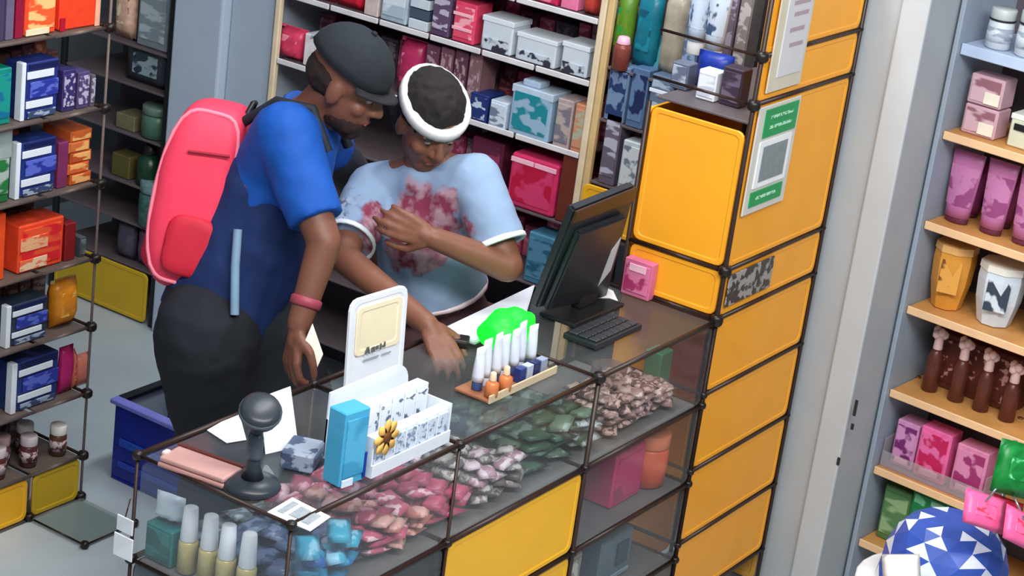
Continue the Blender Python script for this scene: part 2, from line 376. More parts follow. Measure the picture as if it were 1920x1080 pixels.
def squeeze_tube(name, loc, face, w_, h_, body, capm, label, cat='tube', group=None, front=None, cap=0.16, d=0.04, rz=0.0):
    """cosmetic tube standing on its cap: round at the cap, flat crimp at the top"""
    bm = bmesh.new(); rings = []; n = 16; hc = h_ * cap
    for k in range(7):
        t = k / 6; rx = w_ / 2 * (0.72 + 0.28 * t); ry = max(0.0025, d / 2 * (1 - t ** 2.2)); z = hc + (h_ - hc) * t
        rings.append([bm.verts.new((rx * math.cos(2 * math.pi * j / n), d / 2 + ry * math.sin(2 * math.pi * j / n), z)) for j in range(n)])
    for a, b in zip(rings, rings[1:]):
        for j in range(n): bm.faces.new((a[j], a[(j + 1) % n], b[(j + 1) % n], b[j]))
    bm.faces.new(rings[0]); bm.faces.new(rings[-1])
    o = link(name, to_mesh('tube', bm, True), body); o.location = loc; o.rotation_euler = (0, 0, FACE[face] + rz); tag(o, label, cat, group)
    link('cap', lathe_mesh([(w_ * 0.33, 0), (w_ * 0.35, 0.002), (w_ * 0.35, hc - 0.003), (w_ * 0.33, hc)], 14, 1.0, d / w_ * 1.25), capm, o, (0, d / 2, 0))
    if front:
        bm = bmesh.new()
        rows = []
        for k in range(6):
            t = 0.18 + 0.6 * k / 5; rx = w_ / 2 * (0.72 + 0.28 * t); ry = max(0.0025, d / 2 * (1 - t ** 2.2)); z = hc + (h_ - hc) * t
            rows.append([bm.verts.new((rx * 1.03 * math.cos(a), d / 2 + ry * 1.05 * math.sin(a), z)) for a in [math.radians(q) for q in (205, 235, 270, 305, 335)]])
        for a, b in zip(rows, rows[1:]):
            for j in range(4): bm.faces.new((a[j], a[j + 1], b[j + 1], b[j]))
        link('label_panel', to_mesh('lab', bm, True), front, o)
    return o
def pouch_mesh(w_, h_, d, m, n=6, seed=0):
    """filled pouch standing in the xz plane, crimped at both ends"""
    key = ('pouch', round(w_, 3), round(h_, 3), round(d, 3), m.name, seed)
    if key in MESHES: return MESHES[key]
    bm = bmesh.new(); rnd = random.Random(seed); g = {}
    for s in (0, 1):
        for i in range(n + 1):
            for j in range(n + 1):
                u, v = i / n, j / n
                edge = i in (0, n) or j in (0, n)
                if s and edge: g[s, i, j] = g[0, i, j]; continue
                f = (max(0, 1 - (2 * u - 1) ** 4) * max(0, 1 - (2 * v - 1) ** 4)) ** 0.6
                y = (d / 2) * f * (1 if s else -1) * (0.85 + 0.3 * rnd.random())
                g[s, i, j] = bm.verts.new(((u - 0.5) * w_ * (1 - 0.05 * f * 0), y + d / 2, v * h_ + 0.004 * (rnd.random() - 0.5) * (0 if edge else 1)))
    for s in (0, 1):
        for i in range(n):
            for j in range(n):
                q = [g[s, i, j], g[s, i + 1, j], g[s, i + 1, j + 1], g[s, i, j + 1]]
                bm.faces.new(q if s == 0 else q[::-1])
    me = to_mesh('pouch', bm, True); me.materials.append(m); MESHES[key] = me
    return me
def pouch(name, loc, face, w_, h_, d, m, label, cat='pouch', group=None, patch=None, crimp=None, rz=0.0, lean=0.0, seed=0):
    o = link(name, pouch_mesh(w_, h_, d, m, seed=seed)); o.location = loc
    o.rotation_euler = (lean, 0, FACE[face] + rz); tag(o, label, cat, group)
    if patch: plate(o, 'label_panel', -w_ * 0.28, w_ * 0.28, h_ * 0.25, h_ * 0.75, patch, d * 0.06, 0.002)
    if crimp: box('crimp_seal', (-w_ / 2, d / 2 - 0.002, h_ * 0.93), (w_ / 2, d / 2 + 0.002, h_ * 1.0), crimp, o)
    return o
def fitx(x0, y0, x1, y1, X, zb=None):
    ym = (y0 + y1) / 2; xm = (x0 + x1) / 2; a = atx(x0, ym, X); b = atx(x1, ym, X); wd = abs(a.y - b.y)
    zt = atx(xm, y0, X).z; z0 = atx(xm, y1, X).z if zb is None else zb
    return (X, (a.y + b.y) / 2, z0 + 0.001), wd, max(0.03, zt - z0)
def fity(x0, y0, x1, y1, Y, zb=None):
    ym = (y0 + y1) / 2; xm = (x0 + x1) / 2; a = aty(x0, ym, Y); b = aty(x1, ym, Y); wd = abs(a.x - b.x)
    zt = aty(xm, y0, Y).z; z0 = aty(xm, y1, Y).z if zb is None else zb
    return ((a.x + b.x) / 2, Y, z0 + 0.001), wd, max(0.03, zt - z0)
def fitr(x0, y0, x1, y1, off, zb):
    ym = (y0 + y1) / 2; xm = (x0 + x1) / 2; a = atr(x0, ym, off); b = atr(x1, ym, off); wd = (a - b).length
    wd = math.hypot(a.x - b.x, a.y - b.y)
    zt = atr(xm, y0, off).z; c = (a + b) / 2
    return (c.x, c.y, zb + 0.001), wd, max(0.03, zt - zb)
WHITE = mat((236, 238, 240), 0.4, 0, 0.03); CREAM = mat((240, 226, 190), 0.45); BLACK = mat((22, 24, 28), 0.4)
BARW = mat((232, 240, 250), 0.3, 0, 0.02)

# ------------------------------------------------------------------ goods on the left shelf
def L(x0, y0, x1, y1, zb, inset=0.03):
    loc, w_, h_ = fity(x0, y0, x1, y1, LY + inset, zb)
    a, b = loc[0] - w_ / 2, min(loc[0] + w_ / 2, LX1 - 0.010)
    k = LLEV.index(zb); mx = (LLEV[k + 1] - zb - 0.016) if k + 1 < len(LLEV) else 0.3
    return ((a + b) / 2, loc[1], loc[2]), b - a, min(h_, mx)
def lcarton(name, bb, zb, body, label, front=None, bars=(), d=0.09, cat='carton', group=None, lid=None):
    loc, w_, h_ = L(*bb, zb); return carton(name, loc, 'y', w_ * 0.96, h_, d, body, label, cat, front, bars, group, lid)
OR = mat((250, 78, 42), 0.4, 0, 0.12, 30); ORD = mat((200, 60, 34), 0.45, 0, 0.2, 30)
lcarton('cosmetic_carton', (48, -30, 108, 53), LLEV[6], OR, 'orange-red carton with a cream label on top left shelf', printed((250, 200, 130), (246, 96, 50), 40), ((0.0, 0.75, 0.02, 0.14, CREAM),))
lcarton('cosmetic_carton', (112, -30, 198, 46), LLEV[6], mat((246, 70, 40), 0.4, 0, 0.1, 30), 'wide plain orange-red carton next to the cream-labelled one', None, ((0.0, 0.12, 0.0, 0.3, mat((180, 20, 50), 0.4)), (0.88, 1.0, 0.0, 1.0, mat((248, 180, 150), 0.4))))
lcarton('slim_carton', (-6, -20, 10, 42), LLEV[6], mat((70, 62, 96), 0.4), 'slim purple-grey carton at upper left corner')
lcarton('slim_carton', (13, -20, 28, 40), LLEV[6], mat((108, 100, 128), 0.4), 'slim lilac-grey carton beside a crimson one at top left')
lcarton('slim_carton', (31, -20, 46, 38), LLEV[6], mat((150, 24, 60), 0.4), 'slim crimson carton at top left beside orange cartons')
def stripe_pack(bb, zb, label, bodyc, grp=None):
    loc, w_, h_ = L(*bb, zb)
    o = carton('striped_pack', loc, 'y', w_ * 0.9, h_, 0.07, mat(bodyc, 0.4, 0, 0.25, 50), label, 'pack', None,
               ((0.10, 0.84, 0.72, 0.85, BARW), (0.10, 0.84, 0.20, 0.33, BARW), (0.2, 0.98, 0.38, 0.66, printed((46, 58, 160), (92, 110, 210), 70)),
                (0.16, 0.94, 0.02, 0.14, printed((60, 74, 110), (160, 176, 200), 80)), (0.16, 0.94, 0.88, 0.98, mat((22, 32, 84), 0.4))))
    box('side_strip', (-w_ * 0.5, -0.006, 0), (-w_ * 0.4, 0.02, h_ * 1.03), BARW, o, 0.002)
    return o
stripe_pack((38, 116, 112, 214), LLEV[5], 'blue pack with two white stripes on the second shelf from top left', (38, 54, 128))
stripe_pack((28, 264, 108, 364), LLEV[4], 'blue white-striped pack to the left of the orange-brown flat boxes', (36, 56, 126))
stripe_pack((10, 566, 92, 650), LLEV[2], 'dark grey-blue pack with one slanted white stripe beside amber bag', (48, 60, 78))
stripe_pack((20, 672, 112, 772), LLEV[1], 'lowest blue white-striped pack beside the salmon pouches', (40, 56, 120))
loc, w_, h_ = L(-14, 130, 22, 206, LLEV[5]); carton('cosmetic_carton', loc, 'y', w_, h_, 0.07, mat((20, 140, 128), 0.35, 0, 0.15, 30), 'teal carton at left edge beside blue striped pack', 'carton', printed((24, 150, 140), (20, 110, 150), 30))
for k, (a, b, c, t) in enumerate(((117, 142, (58, 50, 110), 'dark violet-blue'), (145, 168, (84, 72, 118), 'dusty purple'), (170, 194, (104, 92, 110), 'greyish mauve'))):
    loc, w_, h_ = L(a, 132 + 4 * k, b, 210, LLEV[5])
    carton('slim_carton', loc, 'y', w_ * 0.93, h_, 0.06, mat(c, 0.4, 0, 0.2, 40), t + ' slim carton right of the upper blue striped pack', 'carton', printed(c, (186, 180, 206), 60, 1.0))
lcarton('slim_carton', (-10, 238, 20, 350), LLEV[4], mat((36, 110, 60), 0.4), 'green carton with pale top at left edge', printed((40, 120, 64), (170, 190, 180), 25), ((0.0, 1.0, 0.62, 1.0, mat((150, 166, 164), 0.4)),))
lcarton('slim_carton', (109, 268, 128, 352), LLEV[4], mat((128, 52, 96), 0.4), 'narrow plum carton between striped pack and orange-brown boxes')
loc, w_, h_ = L(130, 232, 228, 346, LLEV[4])
for k in range(5):
    c = ((206, 92, 44), (216, 104, 52), (190, 84, 40), (210, 112, 60), (198, 96, 46))[k]
    o = carton('flat_box', (loc[0] + (0.006, -0.004, 0.003, -0.006, 0.0)[k], loc[1], loc[2] + k * h_ / 5.3), 'y', w_ * 0.95, h_ / 5.5, 0.11, mat(c, 0.4, 0, 0.15, 30),
               ('lowest', 'second lowest', 'middle', 'second highest', 'topmost')[k] + ' orange-brown flat box in the stack of five', 'box', printed(c, (244, 180, 110), 50, 0.3), (), 'stack of orange-brown flat boxes')
lcarton('cosmetic_carton', (-16, 404, 11, 482), LLEV[3], mat((248, 84, 36), 0.4), 'orange carton cut off by the left picture edge')
lcarton('cosmetic_carton', (34, 416, 120, 508), LLEV[3], OR, 'orange-red carton with two cream label lines below striped packs', printed((250, 90, 56), (232, 40, 50), 24), ((0.02, 0.62, 0.06, 0.28, printed((250, 214, 176), (246, 120, 80), 60)), (0.02, 0.62, 0.46, 0.74, printed((250, 190, 140), (246, 90, 60), 60))))
lcarton('slim_carton', (122, 420, 142, 500), LLEV[3], mat((140, 30, 36), 0.4), 'narrow dark red carton right of the orange-red carton')
lcarton('cosmetic_carton', (150, 440, 205, 497), LLEV[3], mat((84, 90, 96), 0.5, 0, 0.2), 'dull grey carton at right end of the fourth shelf', printed((88, 94, 100), (120, 130, 138), 40))
loc, w_, h_ = L(106, 522, 190, 620, LLEV[2]); pouch('snack_bag', loc, 'y', w_ * 0.95, h_, 0.06, mat((224, 140, 36), 0.3, 0, 0.2, 26), 'amber yellow filled bag at the end of the left shelf', 'bag', None, printed((230, 160, 50), (250, 214, 120), 40), mat((246, 214, 150), 0.35), seed=3)
loc, w_, h_ = L(116, 652, 142, 735, LLEV[1]); pouch('refill_pouch', loc, 'y', w_, h_, 0.03, mat((190, 40, 110), 0.35), 'magenta slim pouch between striped pack and salmon pouch', 'pouch', seed=4)
loc, w_, h_ = L(140, 655, 172, 742, LLEV[1]); pouch('refill_pouch', loc, 'y', w_, h_, 0.04, mat((214, 116, 92), 0.35, 0, 0.15), 'salmon pouch next to the magenta pouch', 'pouch', None, printed((226, 140, 120), (190, 80, 60), 40), seed=5)
loc, w_, h_ = L(173, 658, 202, 742, LLEV[1]); pouch('refill_pouch', loc, 'y', w_, h_, 0.04, mat((206, 124, 104), 0.35, 0, 0.15), 'salmon pouch at the end of the shelf by the post', 'pouch', seed=6)
for k, (x, yo, c, lidc, t) in enumerate(((-4, 0, (96, 52, 44), (220, 206, 210), 'brown jar at left edge'), (26, 0.05, (120, 80, 84), (226, 190, 190), 'brown jar with pinkish lid second from left'), (54, 0, (92, 50, 50), (214, 200, 206), 'brown jar in the middle of the bottom shelf'),
                                 (78, 0.07, (104, 66, 66), (246, 240, 236), 'rear brown jar with bright white lid'), (108, 0.0, (96, 60, 50), (250, 246, 236), 'front brown jar with bright white lid at shelf end'))):
    p = aty(x, 880, LY + 0.05); jar('cream_jar', (p.x, LY + 0.055 + yo, LLEV[0] + 0.001), 0.026, 0.095, mat(c, 0.3, 0, 0.2), mat(lidc, 0.35, 0, 0.04), t + ' above the yellow base', 'jar', 'brown jars on the bottom left shelf', 0.3, 1.0, printed((200, 180, 184), c, 80, 1.0))

frn = random.Random(11)
ORDW = ('first', 'second', 'third', 'fourth', 'fifth', 'sixth', 'seventh', 'eighth', 'ninth', 'tenth', 'eleventh', 'twelfth', 'thirteenth', 'fourteenth', 'fifteenth', 'sixteenth', 'seventeenth', 'eighteenth', 'nineteenth', 'twentieth', 'twenty-first', 'twenty-second', 'twenty-third', 'twenty-fourth', 'twenty-fifth', 'twenty-sixth')
SHN = ('bottom', 'second lowest', 'third lowest', 'fourth lowest', 'third highest', 'second highest', 'top')
FILL = ((70, 56, 60), (92, 60, 52), (60, 62, 78), (104, 84, 76), (78, 44, 52), (58, 70, 74), (120, 96, 88), (150, 84, 60))
for k, z in enumerate(LLEV):
    x = 3.70; nth = 0
    while x < 4.07:
        ww = frn.uniform(0.035, 0.07); hh = frn.uniform(0.11, 0.175) if k else 0.10
        c = FILL[frn.randrange(len(FILL))]
        if x + ww < 4.10: carton('rear_carton', (x + ww / 2, LY + 0.175, z + 0.001), 'y', ww - 0.003, hh, 0.08, mat(c, 0.45, 0, 0.2, 40), 'dim carton, %s from the left in back row of %s left shelf' % (ORDW[nth], SHN[k]), 'carton', printed(c, tuple(min(255, v + 60) for v in c), 60, 0.6), (), 'back row cartons of the %s left shelf' % SHN[k])
        x += ww; nth += 1
# ------------------------------------------------------------------ goods on the dark rear shelf, left of the pillar
def Bk(bb, zb, inset=0.02): return fitx(*bb, BX + inset, zb)
def bcarton(name, bb, zb, c, label, front=None, bars=(), d=0.09, cat='carton', group=None, lid=None, inset=0.02, rough=0.4):
    loc, w_, h_ = Bk(bb, zb, inset); return carton(name, loc, 'x', w_ * 0.95, h_, d, mat(c, rough, 0, 0.15, 30), label, cat, front, bars, group, lid)
loc, w_, h_ = Bk((212, -40, 250, 50), 1.0); pouch('snack_bag', loc, 'x', w_, h_, 0.05, mat((216, 176, 152), 0.4, 0, 0.25, 40), 'pale peach bag at top of dark rear shelf', 'bag', None, printed((232, 210, 180), (180, 110, 110), 40), seed=7)
bcarton('cosmetic_carton', (258, -30, 318, 72), 1.0, (120, 132, 140), 'grey-blue carton beside the grey pillar', printed((128, 140, 148), (170, 182, 188), 30))
loc, w_, h_ = Bk((224, 84, 316, 190), 0.86); o = pouch('black_bag', loc, 'x', w_ * 0.9, h_, 0.05, mat((46, 56, 66), 0.3, 0, 0.3, 20), 'black bag with a grey leaf-like print by the pillar', 'bag', None, printed((52, 62, 72), (140, 158, 166), 22, 0.6), seed=8)
loc, w_, h_ = Bk((258, 200, 306, 262), 0.68); jar('round_tin', (loc[0] + 0.04, loc[1], loc[2]), w_ / 2, h_, mat((74, 110, 92), 0.35, 0, 0.2), mat((96, 120, 108), 0.35), 'grey-green round tin left of the backpack', 'tin')
bcarton('cosmetic_carton', (215, 215, 252, 270), 0.68, (120, 112, 84), 'dull olive carton beside grey-green tin')
loc, w_, h_ = Bk((248, 272, 292, 345), 0.5); bottle('dark_bottle', (loc[0] + 0.03, loc[1], loc[2]), w_ * 0.4, h_, mat((26, 62, 40), 0.3), mat((28, 30, 26), 0.4), 'dark green bottle left of the red backpack', cap=0.25)
loc, w_, h_ = Bk((208, 290, 242, 345), 0.5); carton('cosmetic_carton', loc, 'x', w_, h_, 0.07, mat((92, 84, 44), 0.45), 'small olive carton beside dark green bottle', 'carton')
loc, w_, h_ = Bk((250, 332, 304, 392), 0.36, 0.0); jar('round_tin', (loc[0] + 0.045, loc[1], loc[2]), w_ / 2 * 0.9, h_ * 0.9, mat((60, 96, 92), 0.35, 0, 0.4, 60), mat((110, 140, 140), 0.35, 0, 0.3, 60), 'teal round tin with swirled lid below dark green bottle', 'tin')
for k, (bb, c, t) in enumerate((((212, 388, 252, 482), (74, 70, 84), 'dark grey-purple bag'), ((252, 392, 290, 482), (96, 60, 90), 'dull plum bag'), ((284, 392, 314, 484), (70, 44, 66), 'dark aubergine bag'))):
    loc, w_, h_ = Bk(bb, 0.2); pouch('snack_bag', loc, 'x', w_ * 0.88, min(h_, 0.145), 0.05, mat(c, 0.4, 0, 0.3, 30), t + ' above the yellow base panel of the rear shelf', 'bag', seed=9 + k)

# ------------------------------------------------------------------ goods on the back shelf behind the people
PK = (206, 60, 104); PKL = (232, 110, 150)
def bpouch(bb, zb, c, label, patch=None, d=0.06, seed=0, cat='bag', name='pink_bag', inset=0.02):
    loc, w_, h_ = Bk(bb, zb, inset); return pouch(name, loc, 'x', w_ * 0.97, h_, d, mat(c, 0.35, 0, 0.22, 24), label, cat, None, patch, mat(tuple(min(255, v + 30) for v in c), 0.35), seed=seed)
bpouch((512, -60, 560, 36), 1.335, (196, 70, 106), 'dusty pink bag at the top next to the grey pillar', None, seed=11)
bpouch((562, -70, 622, 38), 1.335, (226, 62, 92), 'rose bag with pale spot second from the pillar', printed((228, 70, 100), (250, 150, 170), 30), seed=12)
bpouch((624, -70, 682, 38), 1.335, (222, 36, 66), 'bright red bag above the black cap', printed((230, 40, 70), (250, 130, 150), 18, 2.0), seed=13)
bcarton('cosmetic_carton', (684, -60, 712, 46), 1.335, (206, 190, 184), 'slim cream-pink carton between red bag and grey box')
bcarton('cosmetic_carton', (714, -50, 766, 56), 1.335, (166, 184, 198), 'pale blue-grey box on top back shelf above the cap', printed((172, 190, 204), (214, 226, 234), 24, 0.4))
for k in range(5):
    loc, w_, h_ = Bk((768, -40, 806, 62), 1.335); hh = 0.034
    carton('flat_box', (loc[0] + 0.004 * (k % 2), loc[1], loc[2] + k * hh), 'x', w_ * 0.95, hh - 0.004, 0.08, mat((70, 86, 104) if k % 2 else (206, 218, 228), 0.4), ('lowest', 'second lowest', 'middle', 'second highest', 'topmost')[k] + ' of five stacked blue-grey flat boxes on back shelf', 'box', None, (), 'stack of blue-grey flat boxes')
bcarton('cosmetic_carton', (810, -30, 846, 72), 1.335, (92, 70, 100), 'muted purple carton beside the blue-grey flat boxes', printed((98, 76, 104), (190, 180, 200), 60))
bcarton('cosmetic_carton', (848, 5, 892, 84), 1.335, (222, 70, 104), 'bright rose carton left of the white lidded boxes', printed((226, 80, 110), (250, 170, 186), 50), ((0.0, 0.9, 0.3, 0.38, mat((248, 180, 196), 0.4)), (0.0, 0.9, 0.66, 0.74, mat((248, 190, 200), 0.4))))
for k, (bb, t) in enumerate((((900, 36, 962, 104), 'tallest of three white boxes on the back shelf'), ((964, 70, 1044, 128), 'wide middle white box of the three'), ((1050, 84, 1104, 144), 'white box nearest the cream shelf upright'))):
    loc, w_, h_ = Bk(bb, 1.335)
    o = carton('white_box', loc, 'x', w_ * 0.95, h_, 0.10, mat((206, 216, 226), 0.35, 0, 0.05), t, 'box', None, ((0.08, 0.92, 0.05, 0.4, printed((196, 206, 218), (52, 50, 66), 34, 0.8)),), 'white boxes on the back shelf', mat((222, 230, 238), 0.35, 0, 0.03))
bcarton('cosmetic_carton', (1000, -20, 1046, 28), 1.525, (188, 40, 84), 'crimson carton above the white boxes', printed((190, 44, 88), (236, 120, 150), 40), inset=0.03)
bcarton('cosmetic_carton', (1050, -20, 1084, 34), 1.525, (226, 120, 160), 'pink carton on top back shelf near the upright', inset=0.03)
bpouch((1088, -20, 1116, 42), 1.525, (176, 60, 50), 'brick-red bag at the top end of the back shelf', seed=14, name='snack_bag')
for k, (a, b, c) in enumerate(((905, 955, (70, 60, 78)), (958, 1000, (56, 62, 74)))):
    bcarton('cosmetic_carton', (a, -8 + 18 * k, b, 12 + 14 * k), 1.525, c, ('dark mauve', 'dark slate')[k] + ' low carton on the top back shelf', inset=0.03)
# second row
bpouch((514, 52, 566, 132), 1.11, (214, 62, 98), 'rose bag left of the black cap', printed((216, 70, 104), (246, 150, 176), 26), seed=15)
bcarton('cosmetic_carton', (568, 66, 604, 124), 1.11, (226, 220, 224), 'white carton tucked behind the black cap')
bpouch((738, 74, 790, 178), 1.11, (176, 44, 92), 'deep pink bag to the right of the black cap', printed((180, 50, 96), (220, 110, 150), 22), seed=16)
for k in range(4):
    a = 794 + k * 27; c = ((104, 62, 84), (120, 76, 92), (96, 58, 76), (128, 96, 100))[k]
    bcarton('slim_carton', (a, 84 + 5 * k, a + 25, 190 + 6 * k), 1.11, c, ('first', 'second', 'third', 'fourth')[k] + ' brownish mauve slim carton counted from the deep pink bag', printed(c, (170, 140, 150), 40, 2.0), group='brownish mauve slim cartons')
bcarton('cosmetic_carton', (878, 176, 914, 232), 1.11, (30, 48, 108), 'navy blue carton just right of the white headband', printed((34, 52, 112), (190, 206, 226), 40, 0.6), inset=0.0)
bcarton('cosmetic_carton', (916, 190, 950, 236), 1.11, (196, 210, 226), 'small white carton beside the navy carton', printed((204, 216, 230), (110, 126, 150), 60), inset=0.0)
loc, w_, h_ = Bk((952, 168, 1036, 260), 1.11, 0.0)
o = carton('lidded_tub', loc, 'x', w_ * 0.92, h_, 0.10, mat((150, 182, 206), 0.35, 0, 0.06), 'pale blue tub with teal label on the back shelf', 'tub', printed((150, 182, 206), (30, 134, 150), 24, 0.7, 0.48), (), None, mat((186, 204, 222), 0.35))
box('lid_knob', (-w_ * 0.3, 0.01, h_ + 0.003), (w_ * 0.1, 0.07, h_ + 0.025), mat((170, 192, 214), 0.4), o, 0.006, 2)
bcarton('cosmetic_carton', (1040, 186, 1072, 268), 1.11, (178, 160, 160), 'beige-grey carton right of the pale blue tub', printed((180, 164, 160), (120, 116, 130), 40), inset=0.0)
bcarton('cosmetic_carton', (1074, 196, 1100, 274), 1.11, (200, 136, 104), 'salmon-tan carton by the cream upright', printed((196, 140, 110), (170, 176, 150), 40), inset=0.0)
# third row
o = bcarton('gift_box', (948, 296, 1044, 415), 0.885, (206, 50, 100), 'big raspberry pink gift box behind the white sleeve', printed((210, 56, 106), (186, 16, 60), 14, 1.0), ((0.02, 0.5, 0.84, 0.93, mat((250, 190, 210), 0.35)), (0.52, 0.98, 0.84, 0.93, mat((250, 180, 204), 0.35))), inset=0.0, d=0.14)
bcarton('cosmetic_carton', (1048, 286, 1084, 398), 0.885, (104, 44, 30), 'dark reddish brown carton beside the pink gift box', inset=0.0)
bcarton('cosmetic_carton', (880, 262, 944, 330), 0.885, (96, 36, 62), 'dark maroon carton left of the pink gift box', printed((100, 38, 64), (150, 60, 96), 30), inset=0.05)
loc = atx(1050, 404, BX - 0.03)
bcarton('cosmetic_carton', (985, 440, 1040, 510), 0.66, (72, 128, 158), 'blue-teal carton below the pink gift box', printed((80, 134, 164), (30, 90, 120), 30), inset=0.0)

PKF = ((150, 40, 76), (176, 66, 100), (96, 40, 62), (120, 84, 96), (84, 70, 84), (190, 90, 116), (110, 50, 60))
for nm, z, y0, y1 in (('upper', 1.335, 3.09, 4.27), ('middle', 1.11, 3.09, 4.27), ('lower', 0.885, 3.09, 3.7), ('lowest', 0.66, 3.09, 3.7)):
    y = y0; nth = 0
    while y < y1 - 0.06:
        ww = frn.uniform(0.045, 0.085); hh = frn.uniform(0.10, 0.16)
        c = PKF[frn.randrange(len(PKF))]
        carton('rear_carton', (BX + 0.19, y + ww / 2, z + 0.001), 'x', ww - 0.004, hh, 0.08, mat(c, 0.45, 0, 0.2, 40), 'muted pinkish carton, %s from the right in back row of %s back shelf' % (ORDW[nth], nm), 'carton', printed(c, tuple(min(255, v + 50) for v in c), 50, 0.7), (), 'back row cartons of the %s back shelf' % nm)
        y += ww; nth += 1
# ------------------------------------------------------------------ goods on the narrow rear shelf
def nc(bb, zb, c, label, front=None, bars=(), inset=0.02, lid=None): return bcarton('cosmetic_carton', bb, zb, c, label, front, bars, 0.07, 'carton', None, lid, inset)
bpouch((1150, -20, 1186, 62), 1.40, (90, 134, 40), 'yellow-green bag at the top of the narrow shelf', printed((110, 140, 40), (40, 150, 70), 22), seed=21, name='snack_bag', inset=0.03)
bpouch((1188, -20, 1236, 70), 1.40, (20, 112, 132), 'teal bag beside the yellow-green bag', printed((24, 130, 150), (10, 84, 110), 22), seed=22, name='snack_bag', inset=0.03)
bpouch((1240, -20, 1286, 62), 1.40, (168, 160, 142), 'beige bag beside the hanging white tubes', seed=23, name='snack_bag', inset=0.03)
loc, w_, h_ = Bk((1148, 44, 1190, 120), 1.40, 0.0); bottle('plum_bottle', (loc[0] - 0.0, loc[1], 1.401), 0.026, 0.10, mat((132, 66, 58), 0.3), mat((250, 190, 214), 0.35), 'brown rounded bottle with pink cap near cream upright', cap=0.22, neck=0.7)
nc((1138, 122, 1178, 206), 1.24, (104, 130, 164), 'blue-grey carton with navy print by the cream upright', printed((112, 138, 172), (36, 56, 104), 30, 1.2, 0.5), inset=0.0)
nc((1180, 128, 1214, 212), 1.24, (84, 112, 150), 'steel blue carton with a dark window', printed((92, 120, 158), (26, 40, 84), 18, 1.6, 0.5), inset=0.0)
bpouch((1204, 72, 1266, 140), 1.24, (70, 146, 158), 'pale teal bag with white fold above blue cartons', printed((80, 150, 160), (190, 214, 226), 26), seed=24, name='snack_bag', inset=0.06)
nc((1216, 142, 1262, 214), 1.24, (92, 110, 134), 'slate blue carton with white lines near yellow panel', printed((96, 112, 136), (166, 186, 206), 40, 0.3), ((0.0, 1.0, 0.7, 0.76, BARW), (0.0, 1.0, 0.4, 0.46, BARW)), inset=0.0)
nc((1132, 214, 1164, 290), 1.045, (100, 90, 108), 'purple-grey carton low beside cream upright', printed((104, 94, 112), (180, 180, 200), 40), inset=0.0)
nc((1166, 218, 1206, 262), 1.045, (84, 92, 116), 'dusky blue carton above the white windowed carton', printed((90, 98, 120), (150, 160, 190), 40), inset=0.12)
nc((1162, 266, 1208, 340), 1.045, (196, 206, 212), 'white carton with grey window left of the yellow panel', printed((204, 212, 216), (112, 126, 140), 26, 0.8, 0.56), inset=0.0)

for k, (a, b, c, t) in enumerate(((1290, 1322, (96, 120, 156), 'dusty blue'), (1324, 1352, (60, 84, 140), 'deep blue'), (1354, 1384, (120, 108, 124), 'greyish mauve'), (1386, 1412, (150, 140, 136), 'beige-grey'))):
    nc((a, -30, b, 70), 1.40, c, t + ' carton on the narrow rear shelf behind the white tubes', printed(c, tuple(min(255, v + 60) for v in c), 40, 0.8), (), 0.06)
# ------------------------------------------------------------------ goods on the column top
def ctube(x, ytop, ybot, wpx, X, label, name='squeeze_tube', **k):
    z0 = COLSHELF
    return X
tw = mat((214, 226, 240), 0.25, 0, 0.04)
def col_item(bb, X, zb): return fitx(*bb, X, zb)
loc = atz(1318, 96, COLSHELF + 0.001); loc.x = min(loc.x, 5.12); squeeze_tube('squeeze_tube', loc, 'x', 0.075, 0.24, mat((196, 214, 236), 0.25, 0, 0.08), WHITE, 'long white-blue tube standing left on the column top', front=printed((206, 222, 240), (60, 90, 150), 20, 1.4, 0.56), d=0.05)
loc2 = Vector((5.06, loc.y - 0.088, COLSHELF + 0.001)); squeeze_tube('squeeze_tube', loc2, 'x', 0.075, 0.27, mat((204, 218, 236), 0.25, 0, 0.08), WHITE, 'long white tube standing right on the column top', front=printed((210, 224, 240), (70, 92, 130), 20, 1.4, 0.56), d=0.05)
loc, w_, h_ = col_item((1300, 92, 1372, 168), 4.82, COLSHELF); pouch('blue_pouch', loc, 'x', 0.10, 0.10, 0.04, mat((30, 56, 158), 0.35, 0, 0.2), 'royal blue crumpled pouch in front of the white tubes', 'pouch', seed=25, rz=0.15)
loc, w_, h_ = col_item((1302, 132, 1346, 196), 4.72, COLSHELF); carton('white_box', loc, 'x', 0.055, 0.078, 0.05, mat((228, 234, 240), 0.4), 'small white carton above the yellow panel edge', 'carton', printed((232, 238, 242), (196, 200, 214), 30))
loc, w_, h_ = col_item((1346, 140, 1392, 210), 4.73, COLSHELF); carton('cosmetic_carton', loc, 'x', 0.06, 0.10, 0.05, mat((64, 50, 66), 0.4, 0, 0.2), 'dark plum carton beside small white carton', 'carton', printed((66, 52, 68), (110, 96, 120), 30))
loc, w_, h_ = col_item((1240, 150, 1296, 205), 4.75, COLSHELF); carton('cosmetic_carton', loc, 'x', 0.05, 0.07, 0.05, mat((96, 104, 126), 0.4, 0, 0.2), 'grey-blue carton at left end of the column top', 'carton', printed((100, 108, 130), (170, 180, 196), 40))

